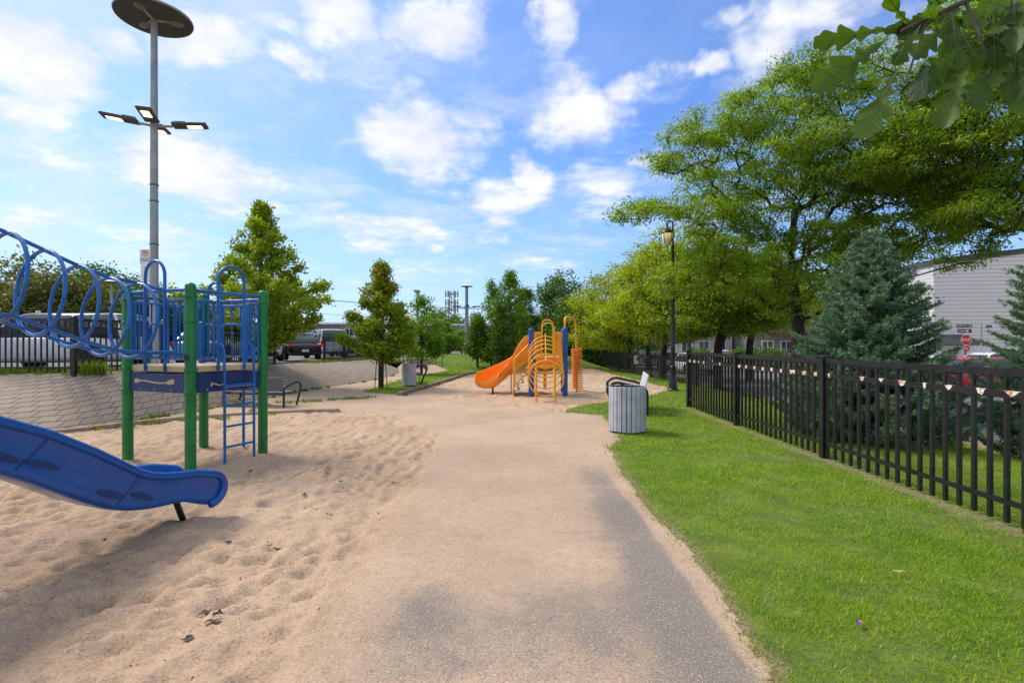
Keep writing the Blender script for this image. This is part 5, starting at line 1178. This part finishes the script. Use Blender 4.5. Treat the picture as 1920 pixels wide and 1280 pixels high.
# dark deciduous trees in the middle distance
for (px, Y, ztop, rx, lab, mk, sd, zc_) in ((1052, 40, 6.9, 1.9, 'tall dark green tree behind the overhead pipe of the orange structure', 'deep', 51, 3.8), (1085, 37, 4.9, 2.1, 'dark rounded tree left of the far fence', 'deep', 52, 2.4), (1130, 46, 6.6, 2.8, 'dark tree beyond the end of the far fence', 'deep', 53, 3.2)):
    b = P(px, 0, Y); b.z = 0.0 if sd != 51 else .3; rz_ = (ztop-zc_)
    E_ = [(0, 0, zc_, rx, rx, rz_), (rx*.4, 0, zc_-rz_*.5, rx*.9, rx*.9, rz_*.7), (-rx*.3, 0, zc_+rz_*.35, rx*.55, rx*.5, rz_*.6), (-.1*rx, 0, zc_-rz_*.7, rx, rx, rz_*.6)]
    tp = sample_ells(E_, 330, rg, .5)
    tree('dark_tree', lab, b, [(0, 0, -.1), (0, 0, .8), (0, 0, zc_*.7), (0, 0, ztop*.8)], .16, tp, 60, .42, (.16, .11), LM[mk], M['barkdark'], sd, flat=.8)
# sunny yellow-green locusts over the far fence
for (px, Y, E_, lab, sd, mk, tx) in (
    (1178, 33, [(-.4, -1, 4.2, 3.3, 3.0, 1.9), (-2.2, -1.5, 2.7, 1.9, 1.8, 1.3), (.8, -1, 5.6, 2.6, 2.2, 1.6), (2.3, 0, 3.6, 2.4, 2.2, 1.6), (-.9, -1.5, 1.9, 1.8, 1.5, .7)], 'sunny yellow green tree overhanging the far fence', 61, 'yellow', 0),
    (1243, 26.5, [(0, -1, 4.6, 2.7, 2.4, 1.9), (-1.6, -1.5, 3.3, 1.8, 1.6, 1.1), (1.3, -.5, 3.5, 2.2, 1.8, 1.2), (.4, -1, 6.2, 1.9, 1.6, 1.2), (0, -1.6, 2.4, 1.7, 1.2, .6)], 'yellow green tree right behind the black street lamp', 62, 'yellow', 0),
    (1346, 24.5, [(-.3, -.5, 4.4, 2.8, 2.4, 1.9), (-1.9, -1.5, 3.2, 1.9, 1.7, 1.1), (1.7, -.5, 3.7, 2.1, 2.0, 1.3), (.2, -.8, 2.6, 2.0, 1.3, .6)], 'green tree with a short dark trunk behind the end post of the near fence', 63, 'locust', 0),
    (1405, 30, [(0, 0, 4.6, 3.3, 2.6, 2.3), (2, 0, 3.9, 2.5, 2.2, 1.6), (-2, -1, 3.4, 2.2, 2, 1.3)], 'green tree in front of the beige row house', 64, 'yellow', 0),
    (1215, 42, [(0, 0, 4.0, 4.2, 3.6, 2.7), (3.2, 0, 4.5, 3.5, 3, 2.6), (-3.0, 0, 3.0, 2.5, 3, 2)], 'dark leafy tree far back along the street', 65, 'deep', 0)):
    b = P(px, 0, Y); b.z = -.1 if Y < 40 else -.4; tp = sample_ells(E_, 420, rg, .6); zt = max(e[2]+e[5] for e in E_)
    tree('street_tree', lab, b, [(0, 0, -.3), (0, 0, .9), (.05, 0, 1.7), (.15, -.1, 2.6), (.1, -.2, zt*.6), (.1, -.3, zt*.8)], .2, tp, 85, .42, (.15, .055), LM[mk], M['barkdark'], sd, flat=.45, droop=.45, spray=.25)
# big honey locusts over the fence
def locust(lab, base, E_, ntip, per, sd, trunk, r0, lf=(.12, .036), cr=.34):
    tp = sample_ells(E_, ntip, np.random.default_rng(sd), .35); tp = tp[tp[:, 2] > 2.2]
    q_ = tp+np.array(base); pj = np.hypot(q_[:, 0]/q_[:, 1]*1000+960-1251, 643-(q_[:, 2]-1.65)/q_[:, 1]*1000-452); tp = tp[(pj > 48) | (q_[:, 1] > 18.9)]
    v = vn(tp[:, 0]*.7+50, tp[:, 2]*1.3+tp[:, 1]*.5+50, sd); tp = tp[v > .24]       # open gaps between the boughs
    return tree('locust_tree', lab, base, trunk, r0, tp, per, cr, lf, LM['locust'], M['barkdark'], sd, flat=.33, droop=.55, spray=.35, tipr=.011, upn=.8, bend=.16, power=.52)
locust('largest feathery locust tree with dark spreading limbs above the near fence', (9.4, 17.6, -.3), [(-.8, -.5, 7.3, 3.6, 3.2, 1.3), (-3.0, -1.0, 5.3, 2.3, 2.3, 1.3), (-4.9, -1.0, 6.0, 1.5, 1.3, .45), (-3.9, -.8, 8.0, 1.2, 1.4, .8), (-1.9, -.8, 8.9, 2.0, 2.0, .7), (2.6, -.5, 8.2, 3.4, 3.0, 2.0), (-.6, -1.0, 4.5, 3.4, 2.6, 1.1), (.2, -1.3, 3.5, 2.6, 1.7, .8), (3.2, -.5, 5.6, 2.8, 2.4, 1.6), (.9, -.5, 10.2, 2.3, 2.0, 1.0), (-4.0, -.6, 4.0, .9, .7, .8)], 1420, 120, 71,
       [(0, 0, -.2), (0, 0, 1.2), (.05, 0, 2.4), (-.1, -.1, 3.4), (-.3, -.2, 4.8), (-.2, -.3, 6.4)], .20)
locust('second locust tree filling the right side above the blue spruce', (15.4, 15.0, -.45), [(-2.4, 0, 7.8, 3.4, 3.0, 1.6), (-3.8, -.5, 9.8, 2.2, 2.0, 1.0), (-.4, -.5, 9.9, 2.8, 2.6, 1.7), (-.6, 0, 6.4, 3.2, 2.6, 1.1), (-2.8, -.5, 5.6, 2.0, 1.8, .6), (-1.6, -.5, 11.2, 2.0, 2.0, .8)], 820, 115, 72,
       [(0, 0, -.2), (0, 0, 1.4), (0, 0, 2.8), (.1, -.1, 4.2), (-.5, -.2, 6.0), (-1.2, -.2, 7.6)], .2)
t = locust('thin young locust with pale green low boughs beside the end of the near fence', (6.05, 18.2, -.05), [(.35, -.2, 1.62, .95, .6, .16), (.9, .1, 1.75, .7, .5, .12), (.0, .0, 2.35, .3, .3, .3)], 60, 60, 73, [(0, 0, -.1), (0, 0, .9), (.02, 0, 1.8), (0, 0, 2.9)], .03, (.11, .04), .16)
# trees far left behind the parking lot
for (px, Y, ztop, rx, lab, mk, sd) in ((30, 34, 6.4, 4.2, 'bushy green and rust tree at the left edge behind the fence', 'far', 81), (120, 35, 5.6, 3.3, 'greenish brown tree behind the white notice and the blue rings', 'far', 82), (-110, 34, 6.0, 4, 'rust tinted tree beyond the left edge', 'far', 83), (178, 40, 6.6, 2.4, 'dark green tree behind the white disc lamp', 'deep', 84), (245, 44, 6.4, 3.2, 'dark green tree behind the first green post', 'deep', 85), (330, 48, 5.2, 3, 'low dark tree behind the blue barriers', 'deep', 86), (400, 46, 4.2, 2.6, 'low dark tree behind the broad yellow green tree', 'deep', 87)):
    b = P(px, 0, Y); b.z = .8; zc_ = ztop*.55; rz_ = ztop*.45
    tp = sample_ells([(0, 0, zc_, rx, rx*.8, rz_), (-rx*.5, 0, zc_*.7, rx*.7, rx*.6, rz_*.8), (rx*.5, 0, zc_*.75, rx*.6, rx*.6, rz_*.8)], 300, rg, .5)
    tree('background_tree', lab, b, [(0, 0, -.1), (0, 0, 1.), (0, 0, zc_*.7), (0, 0, ztop*.75)], .2, tp, 60, .5, (.20, .13), LM[mk], M['bark'], sd, flat=.8)
# far skyline trees
for (px, Y, ztop, rx, lab, sd) in ((828, 95, 7.8, 4.2, 'round tree behind the cell tower on the skyline', 91), (762, 100, 5.6, 3.5, 'distant tree left of the square headed lamp', 92), (897, 100, 5.4, 3.6, 'distant low tree right of the lamp mast', 93), (1000, 70, 5.6, 3.0, 'distant tree beside the pale apartment block', 94), (670, 105, 5.2, 4., 'distant tree behind the conical tree', 95), (1500, 80, 11, 6, 'tall distant tree behind the row houses', 96), (1330, 85, 9, 6, 'distant tree behind the grey row house', 97), (1640, 72, 12, 6, 'tall distant tree behind the blue spruce', 98)):
    b = P(px, 0, Y); b.z = -.3; zc_ = ztop*.6; tp = sample_ells([(0, 0, zc_, rx, rx, ztop*.4), (-rx*.5, 0, zc_*.8, rx*.7, rx, ztop*.3), (rx*.5, 0, zc_*.85, rx*.7, rx, ztop*.3)], 220, rg, .5)
    tree('skyline_tree', lab, b, [(0, 0, 0), (0, 0, 1.), (0, 0, zc_), (0, 0, ztop*.8)], .25, tp, 45, .7, (.36, .24), LM['deep' if sd % 2 else 'far'], M['bark'], sd, flat=.8)
# --- spruces
def spruce(lab, base, H, R0, nb, sd, needle=.05, dens=1., gap=0.):
    rg = np.random.default_rng(sd); t = thing('blue_spruce', lab, 'spruce', base)
    g = MB(); g.tube([(0, 0, -.1), (0, 0, H*.5), (0, 0, H*.98)], [.07, .045, .01], 8); tr = g.build('trunk', M['barkdark'], t, True)
    PP = []; DD = []; g = MB()
    for k in range(nb):
        u = (k+.5)/nb; z = .12+(H-.15)*u; L = R0*(1-u)**.8*(.75+.4*rg.random())+.06
        if u < .12: L *= .75+2*u
        a = k*2.39996+rg.normal(0, .2)
        if gap and rg.random() < gap: continue
        o = np.array([math.cos(a), math.sin(a)]); n = max(3, int(L/.05)); droop = .32*(1-u)
        pts = []
        for s in range(n+1):
            q = s/n; r = L*q; zz = z+L*(.25*u+.12)*q-droop*L*q*(1-q)*1.6-.10*L*q+.18*L*max(0, q-.7)
            pts.append(np.array([o[0]*r, o[1]*r, zz]))
        g.tube([Vector(p) for p in pts[::max(1, n//4)]], .008, 4)
        pts = np.array(pts)
        # side twigs
        for s in range(1, n+1):
            q = s/n; d = pts[s]-pts[s-1]; d /= np.linalg.norm(d)
            for side in (-1, 1):
                tl = (.14+.32*(1-q))*L**.6*.75*(.6+.6*rg.random())
                sd_ = np.cross(d, [0, 0, 1.]); sd_ /= np.linalg.norm(sd_)+1e-9
                td = d*.75+sd_*side*.75+np.array([0, 0, rg.normal(-.02, .16)]); td /= np.linalg.norm(td); m_ = max(2, int(tl/.022*dens))
                ts = rg.random(m_)*tl; PP.append(pts[s]+td*ts[:, None]); DD.append(np.repeat(td[None], m_, 0))
            m_ = int(3*dens); PP.append(pts[s-1]+(pts[s]-pts[s-1])*rg.random((m_, 1))); DD.append(np.repeat(d[None], m_, 0))
    g.build('boughs', M['barkdark'], t)
    PP = np.vstack(PP); DD = np.vstack(DD); PP = np.repeat(PP, 4, 0); DD = np.repeat(DD, 4, 0); n = len(PP)
    X = rg.normal(0, 1, (n, 3)); X -= (X*DD).sum(1, keepdims=True)*DD; X /= np.linalg.norm(X, axis=1, keepdims=True)
    PP = PP+rg.normal(0, .004, (n, 3)); D = DD*.75+X*.8+np.array([0, 0, .12])
    V, F = leaves(PP, D, needle*(.6+.7*rg.random(n)), np.full(n, needle*.2), rg.normal(0, 1, (n, 3)), .1)
    npmesh('needles', V, F, 4, LM['spruce'], t); print('spruce leaves', n)
    return t
spruce('wide blue green spruce growing against the street side of the near fence', (6.25, 9.3, -.1), 3.70, 1.55, 300, 101, .06, 1.35)
spruce('open blue green spruce at the right edge behind the near fence', (8.95, 8.7, -.35), 4.1, 1.45, 190, 102, .06, 1.2, .15)
# --- low hedge bushes in front of the row houses
for k, (px, Y, r, lab) in enumerate(((1440, 44, 1.3, 'dark rounded bush in front of the beige row house'), (1535, 45, 1.1, 'dark bush right of the large locust trunk'), (1395, 46, 1.0, 'low dark bush left of the beige row house stairs'), (1150, 40, 1.2, 'dark bush beyond the left end of the far fence'), (1300, 47, 1.5, 'dark bush at the foot of the grey row house'))):
    b = P(px, 0, Y); b.z = -.42; tp = sample_ells([(0, 0, .8, r*1.3, r, .9)], 80, rg, .6)
    tree('bush', lab, b, [(0, 0, -.1), (0, 0, .3), (0, 0, .6)], .06, tp, 60, .3, (.12, .09), LM['deep'], M['barkdark'], 110+k, cat='bush')
# --- oak with lobed leaves reaching into the upper right corner
def oakleaf(L, W_, rg):
    s = np.linspace(0, 1, 33); w = np.interp(s, [0, .14, .25, .33, .42, .52, .64, .73, .83, .90, .96, 1.], [.02, .04, .26, .10, .55, .13, .95, .30, .80, .45, .42, .03])
    w = w*W_*(1+rg.normal(0, .05, 33)); lift = np.interp(s, [0, .3, .56, .66, .78, 1], [0, .01, .03, 0, .02, 0])*L; return s*L, w, lift
def oak():
    rg = np.random.default_rng(77); base = Vector((3.35, -.35, 0)); t = thing('oak_tree', 'oak bough with large lobed leaves hanging into the upper right corner', 'tree', base)
    def tb(pts, r): g.tube([Vector(p)-base for p in pts], r, 8)
    g = MB(); tb([(3.35, -.35, -.1), (3.33, -.33, 1.2), (3.38, -.2, 2.3), (3.5, -.1, 3.4), (3.4, .2, 4.6)], [.15, .12, .11, .08, .03])
    bA = P(1960, -70, 1.9); b1 = P(1810, 3, 1.62); b2 = P(1740, 35, 1.55); b3 = P(1690, 58, 1.52)
    tb([(3.38, -.2, 2.3), (3.0, .5, 2.8), bA, b1, b2, b3], [.05, .035, .014, .008, .006, .004])
    c1 = P(1990, 20, 1.8); c2 = P(1900, 75, 1.6); c3 = P(1850, 140, 1.5); tb([(3.0, .5, 2.8), c1, c2, c3], [.02, .01, .006, .003])
    d1 = P(2050, 120, 1.7); d2 = P(1960, 60, 1.6); tb([(3.0, .5, 2.8), d1, d2, P(1880, 80, 1.7)], [.02, .01, .006, .003])
    tb([b2, P(1720, 90, 1.5), P(1700, 150, 1.5)], [.004, .003, .002]); tb([b1, P(1835, 60, 1.55), P(1850, 110, 1.5)], [.005, .004, .003])
    g.build('trunk', M['bark'], t, True)
    spec = [(1681, 50, 1549, 78, 1.5, 34), (1668, 72, 1563, 138, 1.48, 44), (1690, 120, 1617, 243, 1.45, 44), (1740, 105, 1700, 165, 1.5, 40), (1726, 48, 1697, 92, 1.5, 26), (1790, 30, 1728, 92, 1.55, 36), (1806, 88, 1752, 140, 1.5, 40), (1820, 120, 1766, 198, 1.5, 44), (1872, 120, 1830, 192, 1.5, 42),
            (1905, 75, 1858, 125, 1.55, 40), (1903, 105, 1900, 172, 1.5, 34), (1712, 52, 1660, 8, 1.5, 20), (1915, 50, 1850, 75, 1.6, 44), (1770, 110, 1730, 160, 1.55, 40), (1690, 85, 1675, 110, 1.5, 30),
            (1850, 20, 1905, 60, 1.6, 46), (1880, 0, 1830, 40, 1.65, 44), (1900, -10, 1925, 60, 1.65, 46), (1835, 60, 1780, 80, 1.6, 42), (1860, 70, 1880, 140, 1.6, 44), (1900, 20, 1860, 0, 1.6, 40), (1930, 40, 1890, 100, 1.7, 44), (1800, 90, 1840, 140, 1.6, 40), (1760, 62, 1745, 22, 1.55, 26), (1862, 138, 1815, 170, 1.62, 36), (1945, 90, 1925, 170, 1.55, 40)]
    for k in range(34):
        xb = rg.uniform(1770, 1935); yb = rg.uniform(-25, 120)*(1 if xb > 1820 else .6); an = rg.uniform(60, 170); L_ = rg.uniform(55, 95)
        spec.append((xb, yb, xb+L_*math.cos(R(an)), yb+L_*math.sin(R(an)), rg.uniform(1.5, 1.9), rg.uniform(22, 32)))
    Q = []
    for xb, yb, xt, yt, Y, wp in spec:
        Q.append((P(xb, yb, Y+.03), P(xt, yt, Y-.04+rg.normal(0, .05)), wp*.86/1000*Y))
    for k in range(150):       # the rest of the crown, outside the picture
        c = Vector((3.1+rg.normal(0, .6), .7+rg.normal(0, .5)-.4*(k % 2), 3.2+abs(rg.normal(0, .6))))
        if c.x/max(c.y, .05) < 1.25 and c.y > 0: continue
        Q.append((c, c+Vector((rg.normal(0, .1), rg.normal(0, .1), -.12)), .07))
    V = []; F = []; o = 0
    for b0, tip, w_ in Q:
        d = tip-b0; L = d.length; d.normalize(); view = (b0-Vector((0, 0, 1.65))).normalized(); nrm = (-view+Vector(rg.normal(0, .35, 3))).normalized()
        sd = d.cross(nrm).normalized(); nrm = sd.cross(d); s, w, li = oakleaf(L, w_*1.0, rg); curl = rg.uniform(.05, .3)*L; cup = rg.uniform(-.25, .35)
        for i in range(33):
            q = s[i]/L; c = b0+d*s[i]-nrm*curl*q*q
            for e in (-1, -.5, 0, .5, 1): V.append(tuple(c+sd*w[i]*e*.95+nrm*(cup*abs(e)*w[i]+li[i]*abs(e))-base+d*abs(e)**1.3*w[i]*.55))
        for i in range(32):
            for e in range(4): F += [o+i*5+e, o+i*5+e+1, o+i*5+6+e, o+i*5+5+e]
        o += 165
    npmesh('leaves', np.array(V), np.array(F), 4, LM['oak'], t, smooth=True)
    VA = np.array(V).reshape(-1, 33, 5, 3); g = MB()
    for q in range(len(spec)):
        A = VA[q]; g.tube([A[i, 2]-(A[i, 2]+np.array(base)-np.array([0, 0, 1.65]))*.0009 for i in range(0, 33, 3)], [.0016-.00011*i for i in range(11)], 5)
        for i in (5, 9, 13, 17, 21, 25):
            for e in (0, 4): g.tube([A[i, 2]*.999+A[i, 1 if e == 0 else 3]*.001, A[min(i+1, 32), 1 if e == 0 else 3], A[min(i+2, 32), e]*.8+A[min(i+2, 32), 1 if e == 0 else 3]*.2], [.0008, .0006, .0004], 4)
    g.build('veins', mat('leaf_vein', (.11, .15, .05), .6), t)
oak()
# --- grass
def grass():
    rg = np.random.default_rng(9); VV = []; FF = []; NP = []; off = 0
    def band(y0, y1, dens, h, w, xr, seed):
        nonlocal off
        xa, xb = xr; n = int((xb-xa)*(y1-y0)*dens); x = xa+(xb-xa)*rg.random(n); y = y0+(y1-y0)*rg.random(n)
        vis = (np.abs(x) < 1.02*np.maximum(y, 0)+1.3); x, y = x[vis], y[vis]
        k = klass(x, y) == 2; near = klass(x+.05, y) == 2
        k |= near & (rg.random(len(x)) < .4); k |= (klass(x+.13, y) == 2) & (rg.random(len(x)) < .08)
        pat = fbm(x*1.2, y*1.2, 90, 4); den = sstep(fbm(x*4, y*4, 95, 3), .28, .50)*sstep(fbm(x*.9+5, y*.9, 97, 3)+.12*(rg.random(len(x))-.5), .22, .42); k &= rg.random(len(x)) < .42+.58*den; edge_ = klass(x-.16, y) != 2; k &= ~(edge_ & (rg.random(len(x)) < .25))
        # thin growth along the fence foot
        ff = np.exp(-((x-4.35)/.14)**2)*(y < 13.7); k &= rg.random(len(x)) > ff*.75
        k &= x < 9.6
        x, y, pat = x[k], y[k], pat[k]; n = len(x); z = height(x, y)+relief(x, y)-.008
        a = rg.random(n)*6.283; hh = h*(.45+.8*rg.random(n))*(.5+1.0*pat)*(1+.9*(rg.random(n) < .02)); ww = w*(.6+.8*rg.random(n)); ln = hh*(.25+.9*rg.random(n)); b = rg.random(n)*6.283
        B = np.stack([x, y, z], -1); S = np.stack([np.cos(a), np.sin(a), 0*a], -1)*ww[:, None]/2; Ld = np.stack([np.cos(b), np.sin(b), 0*b], -1)*ln[:, None]; U = np.array([0, 0, 1.])
        mid = B+Ld*.35+U*(hh*.6)[:, None]; tip = B+Ld+U*(hh*.92)[:, None]
        V = np.stack([B-S, B+S, mid+S*.8, mid-S*.8, tip], 1).reshape(-1, 3); i = np.arange(n)*5+off
        F = np.stack([i, i+1, i+2, i+3, i+3, i+2, i+4], 1).ravel(); VV.append(V); FF.append(F); NP.append(np.tile([4, 3], n)); off += 5*n
    band(1.6, 4.5, 9500, .033, .0046, (1.1, 6.0), 1)
    band(4.5, 7.5, 4600, .036, .0062, (1.1, 8.5), 2)
    band(7.5, 12, 1900, .040, .0095, (1.1, 9.6), 3)
    band(12, 20, 560, .05, .017, (.9, 9.6), 4)
    band(20, 33, 170, .055, .03, (4.9, 9.6), 5)
    band(16.8, 31, 330, .055, .022, (-5.4, -2.2), 6)
    band(28.2, 37.3, 200, .06, .03, (-7, 6.8), 7)
    o = npmesh('grass', np.vstack(VV), np.concatenate(FF), np.concatenate(NP), M['grass']); tag(o, 'short green grass of the park lawns', 'grass', kind='stuff'); print('blades', off//5)
grass()
def tufts(name, label, cat, spots, hh, wd, m, n=60, kind=None):
    rg = np.random.default_rng(14); V = []; F = []; NPs = []; off = 0
    for x, y, z, r, s in spots:
        k = int(n*max(1, r/.15)); a = rg.random(k)*6.28; rr = r*rg.random(k)**.6; B = np.stack([x+rr*np.cos(a), y+rr*np.sin(a)*.5, np.full(k, z)-.01], -1)
        h = hh*s*(.4+.8*rg.random(k)); b = rg.random(k)*6.28; Ld = np.stack([np.cos(b), np.sin(b), 0*b], -1)*(h*.6*rg.random(k))[:, None]; a2 = rg.random(k)*6.28
        S = np.stack([np.cos(a2), np.sin(a2), 0*a], -1)*wd*(.6+.8*rg.random(k))[:, None]/2; U = np.array([0, 0, 1.]); mid = B+Ld*.4+U*(h*.6)[:, None]; tip = B+Ld+U*h[:, None]
        V.append(np.stack([B-S, B+S, mid+S, mid-S, tip], 1).reshape(-1, 3)); i = np.arange(k)*5+off; F.append(np.stack([i, i+1, i+2, i+3, i+3, i+2, i+4], 1).ravel()); NPs.append(np.tile([4, 3], k)); off += 5*k
    o = npmesh(name, np.vstack(V), np.concatenate(F), np.concatenate(NPs), m); tag(o, label, cat, kind='stuff')
rs = random.Random(4)
sp = [(-7.6, 10.55, 0, .22, 1), (-7.3, 10.9, 0, .2, .9), (-6.9, 11.25, 0, .15, .8), (-6.3, 11.6, 0, .2, .8), (-5.6, 12.3, 0, .15, .7), (-7.95, 10.2, 0, .15, .7), (-6.1, 12.55, .02, .12, .8)]
sp += [(-7.2+.12*k+rs.uniform(-.1, .1), 13.8+.09*k+rs.uniform(-.25, .25), .0, .16, .7) for k in range(26)]
for k in range(60):
    i = rs.randrange(len(TOE)-1); q = rs.random(); a, b = TOE[i], TOE[i+1]; sp.append((a[0]+(b[0]-a[0])*q+rs.uniform(-.1, .05), a[1]+(b[1]-a[1])*q, .02, .08, rs.uniform(.3, .8)))
tufts('weeds', 'weedy grass growing in the joints along the foot of the paved slope and kerb', 'weeds', sp, .14, .012, LM['weed'], 45)
sp = []
for k in range(75):
    i = rs.randrange(1, len(TOP)-1); q = rs.random(); a, b = TOP[i], TOP[i+1]; sp.append((a[0]+(b[0]-a[0])*q-rs.uniform(.1, .7), a[1]+(b[1]-a[1])*q+rs.uniform(-.1, .3), a[2]+(b[2]-a[2])*q-.03, rs.uniform(.1, .35), rs.uniform(.4, 1.3)))
sp += [(-9.3+rs.uniform(-.4, .2), 11.75+rs.uniform(-.1, .2), .96, .2, 1.8) for k in range(8)]
tufts('tall_weeds', 'yellow green weeds along the fence foot on the slope crest', 'weeds', sp, .17, .014, LM['weed'], 50)
